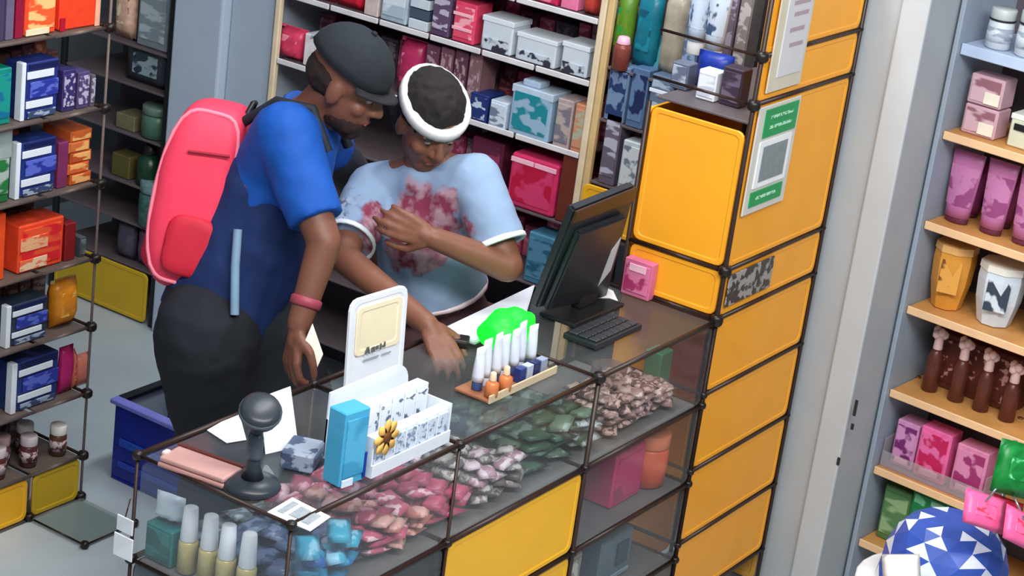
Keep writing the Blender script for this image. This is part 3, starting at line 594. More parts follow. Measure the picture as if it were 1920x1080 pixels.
# signs on the column
def sign_quad(name, pts, m, label, cat, Y, t=0.004):
    p = [aty(x, y, Y) for x, y in pts]
    o = quad_slab(name, p, t, m); tag(o, label, cat); return o
SY = YF - 0.006
def rect_sign(name, x0, x1, z0, z1, m, label, cat, Y=SY):
    o = link(name, box_mesh((x1 - x0, 0.005, z1 - z0), 0.0015), m); o.location = ((x0 + x1) / 2, Y, (z0 + z1) / 2); tag(o, label, cat); return o
sg = rect_sign('payment_sign', 4.655, 4.885, 1.285, 1.575, mat((206, 206, 196), 0.4, 0, 0.03), 'white payment sign with green bands on the yellow column', 'sign')
GRN = mat((20, 150, 84), 0.4, 0, 0.08)
def on_sign(o, name, x0, x1, z0, z1, m, t=0.003): return box(name, (x0, -0.0025 - t, z0), (x1, -0.0022, z1), m, o)
on_sign(sg, 'green_band', -0.08, 0.10, 0.06, 0.135, GRN); on_sign(sg, 'green_band', -0.09, 0.085, -0.125, -0.085, GRN)
for z in (0.085, 0.112): on_sign(sg, 'lettering', -0.05, 0.07, z - 0.004, z + 0.004, printed((20, 150, 84), (180, 230, 200), 120, 1.0, 0.45), 0.004)
on_sign(sg, 'code_field', -0.085, 0.09, -0.075, 0.05, WHITE); on_sign(sg, 'grey_square', -0.065, 0.07, -0.06, 0.035, mat((128, 140, 142), 0.5, 0, 0.12, 60), 0.0045)
on_sign(sg, 'lettering', -0.06, 0.05, -0.108, -0.1, printed((20, 150, 84), (180, 230, 200), 120, 1.0, 0.45), 0.004)
sp = rect_sign('paper_notice', 4.672, 4.86, 1.61, 1.925, mat((206, 198, 176), 0.45, 0, 0.05), 'pale paper notice in a sleeve on upper yellow column', 'notice')
on_sign(sp, 'paper', -0.055, 0.075, -0.12, 0.10, mat((204, 204, 206), 0.5, 0, 0.04))
for z, a, b in ((0.12, -0.03, 0.05), (0.07, -0.03, 0.06), (0.04, -0.02, 0.06), (0.0, -0.03, 0.05), (-0.04, -0.02, 0.055)): on_sign(sp, 'lettering', a, b, z - 0.005, z + 0.005, mat((168, 150, 160) if z < 0.1 else (120, 124, 92), 0.5), 0.0045)
dp = rect_sign('photo_card', 4.65, 4.90, 1.035, 1.125, printed((62, 56, 50), (156, 150, 146), 40, 1.0, 0.54), 'dark photo card at the base of the tall yellow panel', 'card')

# ------------------------------------------------------------------ goods on the wooden shelves
def ritem(bb, li, off=0.05): return fitr(*bb, off, RLEV[li])
for k, (bb, off) in enumerate((((1846, 16, 1892, 84), 0.03), ((1902, 22, 1950, 98), 0.03))):
    loc, w_, h_ = ritem(bb, 6, off); p = Vector(loc) + RN * 0.03
    jar('white_jar', p, w_ * 0.52, h_, mat((204, 212, 218), 0.35, 0, 0.04), mat((190, 196, 196), 0.35), ('white jar with dark bands at the left of top shelf', 'white jar cut by the right picture edge on top shelf')[k], 'jar', 'white jars on the top shelf', 0.28, 1.0, printed((206, 214, 220), (150, 160, 176), 40))
    link('dark_band', lathe_mesh([(w_ * 0.515, h_ * 0.7), (w_ * 0.53, h_ * 0.705), (w_ * 0.53, h_ * 0.74), (w_ * 0.515, h_ * 0.745)], 18), BLACK, bpy.data.objects[-1] if False else [o for o in bpy.data.objects if o.name.startswith('white_jar')][-1])
loc, w_, h_ = ritem((1806, 140, 1884, 236), 5)
for k in range(2):
    carton('soap_box', (loc[0], loc[1], loc[2] + k * h_ * 0.5), 'r', w_ * 0.85, h_ * 0.48, 0.08, mat((206, 166, 178), 0.4, 0, 0.12), ('lower', 'upper')[k] + ' of two stacked dusty pink boxes on the wooden shelf', 'box', printed((212, 176, 186), (150, 100, 110), 26, 0.4, 0.56), ((0.5, 0.95, 0.1, 0.5, mat((244, 232, 214), 0.4)),), 'dusty pink boxes')
loc, w_, h_ = ritem((1890, 220, 1950, 284), 5); carton('soap_box', loc, 'r', w_, h_, 0.08, mat((212, 214, 190), 0.4), 'cream box with black slot right of pink boxes', 'box', None, ((0.15, 0.6, 0.55, 0.75, BLACK),), None, mat((226, 230, 222), 0.4))
for k, (bb, t) in enumerate((((1764, 284, 1836, 408), 'leftmost purple tube'), ((1830, 302, 1898, 438), 'middle purple tube'), ((1890, 322, 1958, 464), 'purple tube at right picture edge'))):
    loc, w_, h_ = ritem(bb, 4, 0.06)
    squeeze_tube('purple_tube', loc, 'r', w_ * 0.9, h_, mat((186, 112, 160), 0.35, 0, 0.12, 20), mat((96, 40, 60), 0.4), t + ' on the wooden shelf with dark foot cap', 'tube', 'purple squeeze tubes', printed((196, 124, 170), (150, 70, 124), 24, 0.8, 0.55), 0.08, 0.05)
    o = [q for q in bpy.data.objects if q.name.startswith('purple_tube')][-1]
for k in range(2):
    loc, w_, h_ = ritem((1798 + 64 * k, 300 + 22 * k, 1836 + 62 * k, 420 + 22 * k), 4, 0.15)
    squeeze_tube('purple_tube', loc, 'r', w_ * 1.3, h_, mat((136, 50, 104), 0.35, 0, 0.12, 20), mat((84, 30, 50), 0.4), ('dark plum tube behind and between the two left purple tubes', 'dark plum tube behind and between the two right purple tubes')[k], 'tube', 'purple squeeze tubes', None, 0.08, 0.05)
def pot(bb, li, body, label, off, markm, marks, rim):
    loc, w_, h_ = ritem(bb, li, off); r = w_ * 0.5
    o = link('cosmetic_pot', lathe_mesh([(r * 0.62, 0), (r * 0.70, 0.003), (r * 0.93, h_ * 0.4), (r, h_ * 0.75), (r * 0.96, h_ * 0.94), (r * 0.8, h_)], 8, smooth=False), body); o.location = Vector(loc) + RN * r * 0.9; tag(o, label, 'pot'); o.rotation_euler = (0, 0, math.radians(22.5 - 40) + RYAW)
    lab = link('label_panel', box_mesh((0.004, r * 0.95, h_ * 0.5), 0.001), printed(*marks), o); 
    q = Vector((-1, -0.25, 0)).normalized(); q = Matrix.Rotation(-o.rotation_euler.z, 3, 'Z') @ q
    lab.location = q * (r * 0.93) + Vector((0, 0, h_ * 0.55)); lab.rotation_euler = (0, math.radians(8), math.atan2(-q.y, -q.x))
    link('rim', lathe_mesh([(r * 0.82, h_), (r * 0.97, h_ * 0.97), (r * 0.99, h_ * 0.90), (r * 1.02, h_ * 0.90), (r * 1.0, h_ + 0.002), (r * 0.82, h_ + 0.004)], 8, smooth=False), rim, o)
    return o
pot((1732, 460, 1808, 568), 3, mat((222, 152, 60), 0.4, 0, 0.12), 'tan-orange faceted pot with dark brushed marks on wooden shelf', 0.05, None, ((226, 160, 70), (120, 70, 20), 22, 0.7, 0.57), mat((236, 180, 110), 0.4))
pot((1812, 498, 1900, 616), 3, mat((214, 226, 236), 0.35, 0, 0.04), 'white faceted pot with a dark picture beside the tan pot', 0.05, None, ((206, 216, 224), (48, 60, 76), 20, 1.0, 0.5), mat((240, 238, 228), 0.35))
pot((1908, 546, 1990, 652), 3, mat((220, 230, 238), 0.35, 0, 0.04), 'white faceted pot cut by the right picture edge', 0.05, None, ((214, 222, 230), (160, 172, 190), 20, 1.0, 0.56), mat((240, 238, 228), 0.35))
# row of small bottles with pale flower stoppers
for k, (x, y, t) in enumerate(((1757, 640, 'first'), (1806, 660, 'second'), (1852, 682, 'third'), (1900, 706, 'fourth'))):
    loc, w_, h_ = fitr(x - 22, y - 22, x + 22, y + 60, 0.10, RLEV[2])
    p = Vector(loc)
    o = bottle('scent_bottle', p, 0.024, max(0.12, h_), mat((92, 46, 36), 0.3, 0, 0.2), mat((226, 190, 184), 0.5), t + ' dark brown bottle with pale flower stopper from the left', 'bottle', 'brown bottles with flower stoppers', 0.3, None, 0.5)
    for j in range(5):
        a = j * 2 * math.pi / 5
        link('petal', lathe_mesh([(0.004, -0.012), (0.012, -0.004), (0.012, 0.006), (0.004, 0.014)], 8), mat((236, 200, 194), 0.5), o, (0.013 * math.cos(a), 0.013 * math.sin(a), max(0.12, h_) - 0.012 + 0.01 * (j % 2)))
loc, w_, h_ = fitr(1762, 600, 1910, 700, 0.15, RLEV[2]); carton('brown_carton', loc, 'r', 0.28, 0.17, 0.09, mat((92, 44, 34), 0.45, 0, 0.25, 30), 'long brown carton with pale specks behind the brown bottles', 'carton', printed((96, 46, 36), (206, 150, 140), 34, 1.0, 0.60))
for k, (x, y) in enumerate(((1740, 690), (1784, 708), (1830, 730), (1880, 752))):
    p = atz(x, y, RLEV[2]); 
    bottle('sample_vial', (p.x + 0.03, p.y, RLEV[2] + 0.001), 0.011, 0.05, mat((206, 160, 150), 0.3), mat((232, 206, 200), 0.4), ('first', 'second', 'third', 'fourth')[k] + ' small pale pink vial from left before the brown bottles', 'vial', 'pale pink vials', 0.4, None, 0.6)
box_ = lambda *a: None
# pink windowed cartons in a clear tray
tray = empty('acrylic_tray', (0, 0, 0))
pL, pR = atr(1664, 800, 0.02), atr(1852, 890, 0.02)
tray.location = Vector(((pL.x + pR.x) / 2, (pL.y + pR.y) / 2, RLEV[1] + 0.001)); tray.rotation_euler = (0, 0, FACE['r'])
tag(tray, 'clear tray holding pink cartons on the wooden shelf', 'tray')
tw_ = math.hypot(pL.x - pR.x, pL.y - pR.y)
PKC = glass((0.96, 0.86, 0.88), 0.25)
box('tray_base', (-tw_ / 2, 0, 0), (tw_ / 2, 0.15, 0.004), PKC, tray); box('tray_front', (-tw_ / 2, 0, 0.004), (tw_ / 2, 0.003, 0.05), PKC, tray)
box('tray_side', (-tw_ / 2, 0.003, 0.004), (-tw_ / 2 + 0.003, 0.15, 0.09), PKC, tray); box('tray_side', (tw_ / 2 - 0.003, 0.003, 0.004), (tw_ / 2, 0.15, 0.09), PKC, tray)
for k, (c, ink, t) in enumerate((((214, 150, 196), (120, 40, 110), 'lilac pink carton at left in the clear tray'), ((240, 110, 170), (200, 30, 90), 'hot pink carton in the middle of the clear tray'), ((224, 140, 180), (160, 50, 110), 'soft pink carton at the right of the clear tray'))):
    xx = -tw_ / 2 + tw_ * (0.15, 0.44, 0.8)[k]; p = tray.matrix_basis @ Vector((xx, 0.02 + 0.012 * (k == 0), 0.0055))
    carton('pink_carton', (p.x, p.y, p.z), 'r', tw_ * (0.22, 0.3, 0.3)[k], (0.145, 0.16, 0.15)[k], 0.07, mat(c, 0.4, 0, 0.12, 30), t, 'carton', printed(c, ink, 22, 0.9, 0.53), ((0.2, 0.8, 0.08, 0.2, mat((250, 190, 214), 0.4)),), 'pink cartons in the clear tray')
loc, w_, h_ = ritem((1650, 914, 1704, 1010), 0, 0.06); carton('green_box', loc, 'r', w_, h_, 0.08, mat((84, 126, 76), 0.4, 0, 0.2), 'olive green box at left on the low wooden shelf', 'box', printed((88, 130, 80), (150, 180, 130), 20))
loc, w_, h_ = ritem((1700, 918, 1772, 1040), 0, 0.05); carton('green_box', loc, 'r', w_, h_, 0.10, mat((16, 124, 66), 0.35, 0, 0.15), 'emerald green box beside the olive green one', 'box', printed((18, 130, 70), (120, 200, 150), 26, 0.5, 0.6), ((0.55, 0.95, 0.8, 0.88, mat((150, 206, 176), 0.4)), (0.4, 0.85, 0.62, 0.68, mat((130, 196, 160), 0.4))))

# ------------------------------------------------------------------ dump bin with packets at the lower right
bin_c = Vector((4.62, 1.50, 0))
bn = empty('display_stand', (bin_c.x, bin_c.y, 0)); tag(bn, 'white round display stand carrying packets at lower right corner', 'stand')
link('stand_body', lathe_mesh([(0.16, 0), (0.165, 0.01), (0.20, 0.50)], 28), mat((214, 214, 212), 0.45), bn)
link('top_disc', lathe_mesh([(0.206, 0.50), (0.212, 0.503), (0.212, 0.517), (0.206, 0.52)], 28), mat((228, 228, 226), 0.4), bn)
# faceted blue and white bag: triangles in relief
def facet_bag(c, rx, ry, h_, rz):
    bm = bmesh.new(); n = 12; rows = 6; g = []
    for j in range(rows + 1):
        t = j / rows; ring = []
        for i in range(n):
            a = 2 * math.pi * (i + 0.5 * (j % 2)) / n
            k = math.cos(t * math.pi / 2 * 0.92) ** 0.6
            ring.append(bm.verts.new((rx * k * math.cos(a), ry * k * math.sin(a), h_ * math.sin(t * math.pi / 2))))
        g.append(ring)
    fs = []
    for j in range(rows):
        for i in range(n):
            a, b = g[j][i], g[j][(i + 1) % n]
            s = 1 if j % 2 else 0
            c_, d_ = g[j + 1][(i + s) % n], g[j + 1][(i + s - 1) % n]
            f1 = bm.faces.new((a, b, c_)); f1.material_index = 1 if (i + j) % 2 else 0; fs.append(f1)
            f2 = bm.faces.new((a, c_, d_)); f2.material_index = 0; fs.append(f2)
    bm.faces.new(g[0][::-1]); bm.faces.new(g[-1])
    r = bmesh.ops.inset_individual(bm, faces=fs, thickness=0.0035, depth=0.003)
    for f in r['faces']: f.material_index = 0
    me = to_mesh('bag', bm); me.materials.append(mat((52, 84, 172), 0.35, 0, 0.15)); me.materials.append(mat((226, 234, 248), 0.3, 0, 0.04))
    o = link('faceted_bag', me); o.location = c; o.rotation_euler = (0, 0, rz); return o
b0 = facet_bag((bin_c.x, bin_c.y, 0.521), 0.175, 0.165, 0.19, 0.3); tag(b0, 'blue bag of white triangle facets at lower right', 'bag')
def flat_pack(name, p, s, rot, m, label, cat, patch=None, group=None):
    o = link(name, pouch_mesh(s[0], s[1], s[2], m, seed=int(s[0] * 1000))); tag(o, label, cat, group)
    o.matrix_basis = Matrix.Translation(p) @ rot.to_matrix().to_4x4() @ Matrix.Translation((0, -s[2] / 2, -s[1] / 2))
    if patch: plate(o, 'label_panel', -s[0] * 0.25, s[0] * 0.25, s[1] * 0.3, s[1] * 0.7, patch, s[2] * 0.05, 0.002)
    return o
from mathutils import Euler
PINK = mat((252, 104, 160), 0.4, 0, 0.06)
flat_pack('pink_packet', D(1845, 958, 4.98), (0.12, 0.085, 0.02), Euler((math.radians(-35), math.radians(18), math.radians(-40))), PINK, 'hot pink packet on top of the faceted blue bag', 'packet', printed((252, 110, 164), (240, 60, 90), 60, 0.4, 0.55))
flat_pack('pink_packet', D(1915, 992, 4.95), (0.12, 0.085, 0.02), Euler((math.radians(-35), math.radians(26), math.radians(-34))), PINK, 'hot pink packet cut by right picture edge beside the blue bag', 'packet', printed((252, 110, 164), (240, 60, 90), 60, 0.4, 0.55))
flat_pack('green_packet', D(1905, 880, 5.06), (0.12, 0.13, 0.04), Euler((math.radians(-20), math.radians(14), math.radians(-40))), mat((14, 128, 52), 0.35, 0, 0.3, 40), 'vivid green packet behind the pink packets at right edge', 'packet', printed((20, 150, 60), (130, 230, 180), 40, 0.8, 0.56))
flat_pack('red_packet', D(1885, 968, 5.07), (0.10, 0.09, 0.02), Euler((math.radians(-30), math.radians(20), math.radians(-38))), mat((176, 24, 50), 0.4), 'dark red packet wedged between the two pink packets', 'packet')
gpos = D(1905, 880, 5.06)
pst = Vector((gpos.x + 0.045, gpos.y + 0.03, 0)) - bn.location
rod(bn, bn.location + Vector((pst.x, pst.y, 0.0)), bn.location + Vector((pst.x, pst.y, gpos.z + 0.05)), 0.006, mat((150, 154, 158), 0.3, 0.6))
for q in (D(1845, 958, 4.98), D(1915, 992, 4.95), gpos): rod(bn, bn.location + Vector((pst.x, pst.y, q.z + 0.03)), q + Vector((0, 0, 0.028)), 0.0025, mat((150, 154, 158), 0.3, 0.6))
flat_pack('white_packet', D(1690, 1066, 5.0), (0.09, 0.07, 0.025), Euler((math.radians(-40), math.radians(-10), math.radians(-60))), mat((236, 230, 222), 0.4, 0, 0.05), 'cream white packet at the foot of the faceted blue bag', 'packet')
loc, w_, h_ = fitr(1600, 1040, 1690, 1110, 0.06, 0.0)

# ------------------------------------------------------------------ inside the counter's top compartment
ZI = ZS + 0.001
rnd = random.Random(5)
GOLD = mat((206, 186, 120), 0.3, 0.2, 0.1)
for k, (x, y) in enumerate(((290, 1050), (330, 1066), (366, 1080), (402, 1098))):
    yy = 2.535 - 0.052 * k
    o = bottle('gloss_bottle', (X0 + 0.045 + 0.004 * (k % 2), yy, ZI), 0.021, 0.150, mat((204, 186, 128), 0.25, 0.1, 0.15, 30), mat((240, 242, 248), 0.35, 0, 0.03), ('gold-bodied gloss bottle with white cap nearest the rear of counter end', 'second gold gloss bottle with white cap from the rear', 'third gold gloss bottle with white cap from the rear', 'gold gloss bottle with white cap nearest the blue sachets')[k], 'bottle', 'white-capped gloss bottles', 0.5, None, 0.75)
def heap(name, base, n, size, mats, label, cat, group, x0, x1, y0, y1, layers, patch=None, tilt=0.35, z0=ZI, crimp=False):
    nx = max(1, int((x1 - x0) / (size[0] * 0.9))); ny = max(1, int((y1 - y0) / (size[1] * 0.75))); c = 0
    for l in range(layers):
        for i in range(nx):
            for j in range(ny):
                if c >= n: return
                m = mats[rnd.randrange(len(mats))]
                px_ = x0 + (i + 0.5 + rnd.uniform(-0.15, 0.15) + 0.25 * (l % 2)) * (x1 - x0) / nx; py_ = y0 + (j + 0.5 + rnd.uniform(-0.15, 0.15)) * (y1 - y0) / ny
                o = link(name, pouch_mesh(size[0], size[1], size[2], m, 4, 1)); tag(o, label, cat, group)
                e = Euler((math.radians(-90) + rnd.uniform(-tilt, tilt) * 0.6 - 0.12, rnd.uniform(-tilt, tilt) * 0.5, rnd.uniform(-0.5, 0.5) + base))
                zc = z0 + 0.019 + l * size[2] * 1.15 + 0.25 * size[1] * abs(math.cos(e.x) ) * 0.6
                o.matrix_basis = Matrix.Translation((px_, py_, zc)) @ e.to_matrix().to_4x4() @ Matrix.Translation((0, -size[2] / 2, -size[1] / 2))
                c += 1
def P2(b, i, s=60, sx=0.6, t=0.52): return printed(b, i, s, sx, t)
heap('blue_sachet', 0.3, 36, (0.085, 0.06, 0.020), [P2((92, 110, 146), (40, 54, 96), 40), P2((120, 138, 168), (70, 84, 120), 40), mat((84, 100, 134), 0.3, 0, 0.3, 40), P2((150, 166, 190), (60, 78, 120), 30)], 'slate blue sachet in the heap behind the gloss bottles', 'sachet', 'heap of slate blue sachets', 2.99, 3.26, 2.31, 2.52, 6)
heap('grey_sachet', -0.2, 14, (0.07, 0.05, 0.014), [P2((120, 128, 134), (70, 78, 86), 40), P2((150, 160, 170), (96, 104, 112), 40), mat((100, 108, 116), 0.35, 0, 0.25, 40)], 'grey sachet under the clear top below the black scanner', 'sachet', 'grey sachets under the clear top', 3.02, 3.46, 2.50, 2.63, 3)
heap('teal_packet', 0.5, 10, (0.085, 0.05, 0.022), [P2((36, 150, 190), (24, 96, 176), 30), P2((60, 170, 204), (150, 210, 236), 30, 0.6, 0.58), mat((28, 136, 176), 0.3, 0, 0.2, 30)], 'bright teal-blue packet in the front corner of the counter', 'packet', 'teal-blue packets', 3.0, 3.2, 2.275, 2.315, 5)
heap('pink_sachet', 0.15, 110, (0.07, 0.052, 0.020), [P2((206, 92, 122), (244, 196, 206), 44, 0.6, 0.54), P2((176, 66, 92), (230, 150, 170), 44), P2((190, 112, 100), (226, 170, 160), 40), mat((186, 70, 104), 0.35, 0, 0.3, 40)], 'pink striped sachet in the heap below the white display box', 'sachet', 'heap of pink sachets', 3.25, 3.62, 2.285, 2.58, 5)
heap('foil_sachet', 0.4, 90, (0.06, 0.045, 0.018), [P2((132, 118, 118), (206, 200, 196), 50, 0.7, 0.5), P2((104, 92, 94), (190, 184, 180), 50), P2((170, 130, 146), (214, 196, 206), 50), P2((150, 146, 140), (88, 80, 80), 50)], 'greyish foil sachet in the middle of the counter compartment', 'sachet', 'greyish foil sachets', 3.64, 3.85, 2.285, 2.56, 5)
heap('green_sachet', 0.1, 72, (0.09, 0.06, 0.020), [P2((70, 98, 76), (40, 60, 48), 40), P2((92, 116, 96), (150, 166, 160), 40, 0.5, 0.58), mat((58, 86, 62), 0.35, 0, 0.3, 40), P2((110, 130, 124), (60, 84, 66), 40)], 'grey-green sachet in the heap near the middle post', 'sachet', 'heap of grey-green sachets', 3.88, 4.17, 2.30, 2.58, 6)
heap('foil_strip', 0.7, 5, (0.09, 0.035, 0.012), [P2((196, 202, 204), (120, 130, 130), 50)], 'silver foil strip beside the grey-green sachets', 'strip', 'silver foil strips', 4.09, 4.19, 2.30, 2.34, 7)
heap('beige_twist', 0.2, 110, (0.055, 0.04, 0.019), [P2((176, 140, 132), (110, 74, 70), 60, 0.8, 0.5), P2((200, 166, 156), (96, 62, 60), 60, 0.8), P2((160, 122, 118), (214, 188, 180), 60, 0.8)], 'beige-pink wrapped sweet in the right end compartment', 'sweet', 'beige-pink wrapped sweets', 4.23, 4.55, 2.285, 2.44, 5)
p = Vector((4.50, 2.46, ZI)); jar('round_tin', p, 0.05, 0.075, mat((120, 88, 80), 0.35), mat((140, 104, 94), 0.35), 'brown round tin behind the wrapped sweets in the counter', 'tin')
p = Vector((4.585, 2.34, ZI)); carton('cosmetic_carton', p, 'y', 0.06, 0.13, 0.05, mat((72, 116, 84), 0.4, 0, 0.2), 'dull green carton at the right end inside the counter', 'carton')
# lower compartment, right bay
zz = LEV[2] + 0.001
carton('gift_box', (4.40, 2.30, zz), 'y', 0.15, 0.15, 0.10, mat((206, 36, 104), 0.4, 0, 0.15), 'magenta box on the lower counter shelf', 'box', printed((210, 40, 108), (160, 30, 80), 20, 1.0, 0.56))
jar('orange_jar', (4.545, 2.33, zz), 0.056, 0.15, mat((232, 96, 62), 0.35, 0, 0.15), mat((240, 130, 90), 0.35), 'orange round jar beside the magenta box inside the counter', 'jar')
carton('cosmetic_carton', (4.21, 2.36, zz), 'y', 0.13, 0.15, 0.08, mat((66, 80, 94), 0.4, 0, 0.2), 'dark slate carton left of the magenta box inside the counter', 'carton')
zz = LEV[1] + 0.001
carton('cosmetic_carton', (4.40, 2.30, zz), 'y', 0.16, 0.13, 0.10, mat((92, 108, 120), 0.4, 0, 0.1), 'blue-grey carton with a dark square low in the counter', 'carton', None, ((0.5, 0.85, 0.3, 0.8, mat((48, 60, 72), 0.4)), (0.05, 0.95, 0.05, 0.14, mat((140, 156, 168), 0.4))))
carton('cosmetic_carton', (4.17, 2.30, zz), 'y', 0.10, 0.15, 0.08, mat((150, 130, 118), 0.4, 0, 0.3), 'brownish patterned carton low behind the middle post', 'carton', printed((150, 130, 118), (206, 206, 196), 34, 0.8))
carton('gift_box', (3.20, 2.36, LEV[2] + 0.001), 'y', 0.3, 0.14, 0.12, mat((90, 96, 106), 0.4, 0, 0.2), 'grey carton under the pink sachets in the front bay', 'box')

# ------------------------------------------------------------------ on the counter top
ZC = ZT + 0.001
# white standing sign
p0, p1 = atz(655, 782, ZC), atz(772, 742, ZC)
yc = 2.475; sx0, sx1 = 3.385, 3.57
sgn = empty('standing_sign', ((sx0 + sx1) / 2, yc, ZC)); tag(sgn, 'tall white standing card with cream upper half on the counter', 'sign')
me = rounded_panel_mesh(0.188, 0.275, 0.008, 0.025); o = link('card', me, mat((226, 230, 236), 0.35, 0, 0.03), sgn); o.rotation_euler = (math.radians(-3), 0, math.radians(-4))
me = rounded_panel_mesh(0.148, 0.115, 0.003, 0.012); q = link('cream_field', me, mat((236, 224, 190), 0.45, 0, 0.06, 10), o, (0, -0.002, 0.14))
def strokes(parent, y, items, m):
    for (x, z, l, h_, a) in items:
        s = link('lettering', box_mesh((l, 0.0015, h_), 0.0), m, parent, (x, y, z)); s.rotation_euler = (0, a, 0)
INKG = mat((92, 96, 100), 0.5)
strokes(o, -0.0045, [(-0.040, 0.150, 0.004, 0.017, 0.4), (-0.032, 0.150, 0.004, 0.017, -0.3), (-0.036, 0.147, 0.010, 0.003, 0), (-0.021, 0.148, 0.004, 0.012, 0), (-0.014, 0.148, 0.004, 0.012, 0), (-0.017, 0.153, 0.008, 0.003, 0), (-0.004, 0.148, 0.009, 0.004, 0), (-0.004, 0.153, 0.009, 0.003, 0), (0.007, 0.150, 0.004, 0.014, 0), (0.016, 0.149, 0.009, 0.004, 0), (0.020, 0.152, 0.004, 0.012, 0)], INKG)
strokes(o, -0.0025, [(-0.02, 0.128, 0.05, 0.004, 0.0), (0.03, 0.128, 0.03, 0.003, 0.0)], mat((150, 160, 170), 0.5))
box('foot', (-0.07, -0.03, 0), (0.07, 0.05, 0.004), glass((0.9, 0.94, 0.96), 0.2), sgn)

# white display box with small cartons
bx0, bx1, by = 3.20, 3.475, 2.262
dbx = empty('display_box', ((bx0 + bx1) / 2, by, ZC)); tag(dbx, 'white counter display box with an orange flower at the front edge', 'display box')
hw = (bx1 - bx0) / 2
WB = mat((232, 238, 246), 0.4, 0, 0.03)
box('tray_base', (-hw, 0, 0), (hw, 0.13, 0.006), WB, dbx); box('front_lip', (-hw, 0, 0.006), (hw, 0.004, 0.028), WB, dbx)
box('tray_side', (-hw, 0.004, 0.006), (-hw + 0.004, 0.13, 0.09), WB, dbx); box('tray_side', (hw - 0.004, 0.004, 0.006), (hw, 0.13, 0.09), WB, dbx)
bm = bmesh.new()
outl = [(-hw, 0.006), (hw, 0.006)] + [(hw - 0.05 + 0.05 * math.cos(a), 0.10 + 0.05 * math.sin(a)) for a in [math.radians(15 * k) for k in range(7)]] + [(-hw, 0.15)]
va = [bm.verts.new((x, 0.126, z)) for x, z in outl]; vb = [bm.verts.new((x, 0.13, z)) for x, z in outl]
bm.faces.new(va); bm.faces.new(vb[::-1])
for k in range(len(va)): bm.faces.new((va[k], vb[k], vb[(k + 1) % len(va)], va[(k + 1) % len(va)]))
link('back_card', to_mesh('card', bm), WB, dbx)
fl = link('flower_print', lathe_mesh([(0.013, 0), (0.013, 0.003)], 14), mat((110, 60, 20), 0.5), dbx, (-hw + 0.035, -0.003, 0.085)); fl.rotation_euler = (math.radians(90), 0, 0)
for k in range(8):
    a = k * math.pi / 4
    q = link('petal', lathe_mesh([(0.017, 0), (0.017, 0.002)], 12, 1.0, 0.65), mat((246, 190, 96), 0.5), fl, (0.024 * math.cos(a), 0.024 * math.sin(a), -0.001), (0, 0, a))
ord_ = ('first', 'second', 'third', 'fourth', 'fifth', 'sixth', 'seventh')
for k in range(7):
    x = dbx.location.x - hw + 0.026 + k * (2 * hw - 0.05) / 6
    carton('sample_carton', (x, by + 0.008, ZC + 0.0065), 'y', 0.035, 0.075, 0.028, WB, ord_[k] + ' white sample carton from the flower in the front row', 'carton', printed((206, 218, 232), (120, 140, 168), 90, 0.8, 0.55), (), 'front row of white sample cartons')
for k in range(6):
    x = dbx.location.x - hw + 0.032 + k * (2 * hw - 0.06) / 5
    carton('sample_carton', (x, by + 0.065, ZC + 0.0065), 'y', 0.039, 0.115, 0.032, WB, ord_[k] + ' taller white sample carton from the flower in the back row', 'carton', printed((226, 232, 240), (84, 100, 120), 50, 0.9, 0.58), (), 'back row of white sample cartons')
# cyan carton at the end of the display box
pc = atz(648, 940, ZC)
carton('cyan_carton', (3.150, 2.275, ZC), 'y', 0.07, 0.165, 0.05, mat((72, 166, 206), 0.35, 0, 0.08), 'cyan blue carton at the left end of white display box', 'carton', printed((78, 172, 210), (56, 150, 192), 14, 0.6), ((0.9, 1.0, 0.05, 0.4, mat((16, 50, 150), 0.4)), (0.05, 0.5, 0.0, 0.1, mat((214, 228, 244), 0.4))), rz=-0.12)
# barcode scanner on its stand
sc = empty('barcode_scanner', (2.985, 2.40, ZC)); tag(sc, 'black scanner with round head on a stand on the counter', 'scanner')
DK = mat((44, 50, 58), 0.35, 0, 0.15); DK2 = mat((70, 80, 90), 0.3, 0, 0.15)
link('base', lathe_mesh([(0.058, 0), (0.06, 0.004), (0.055, 0.014), (0.025, 0.022)], 24), DK, sc)
link('neck', lathe_mesh([(0.024, 0.02), (0.014, 0.05), (0.011, 0.12), (0.013, 0.155)], 14), DK, sc)
link('neck_sleeve', lathe_mesh([(0.013, 0.06), (0.016, 0.07), (0.016, 0.11), (0.013, 0.12)], 14), DK2, sc)
hd = link('head', lathe_mesh([(0.034, -0.018), (0.046, -0.012), (0.05, 0.0), (0.047, 0.010), (0.036, 0.016), (0.01, 0.018)], 22, 1.0, 0.85), DK, sc, (0.0, -0.005, 0.168)); hd.rotation_euler = (0.1, -0.35, 0.6)
link('head_ring', lathe_mesh([(0.047, -0.004), (0.0515, -0.002), (0.0515, 0.003), (0.047, 0.005)], 22, 1.0, 0.85), DK2, hd)
# printed white card lying at the front corner
cdp = [atz(x, y, ZC + 0.003) for x, y in ((500, 960), (548, 932), (620, 968), (582, 995))]
cd_ = empty('code_card', sum(cdp, Vector()) / 4); tag(cd_, 'white printed card lying flat near the counter front corner', 'card')
quad_slab('card', cdp[::-1], 0.0025, mat((240, 242, 244), 0.4, 0, 0.02), cd_, True)
def lerp_quad(q, u, v, dz): 
    p = q[0].lerp(q[1], u).lerp(q[3].lerp(q[2], u), v); return Vector((p.x, p.y, p.z + dz))
for (u0, u1, v0, v1) in ((0.25, 0.8, 0.36, 0.62), (0.2, 0.8, 0.68, 0.86), (0.2, 0.85, 0.12, 0.26)):
    quad_slab('printed_block', [lerp_quad(cdp, u, v, 0.0015) for u, v in ((u0, v0), (u1, v0), (u1, v1), (u0, v1))][::-1], 0.001, mat((150, 158, 164), 0.5, 0, 0.15, 80), cd_, True)
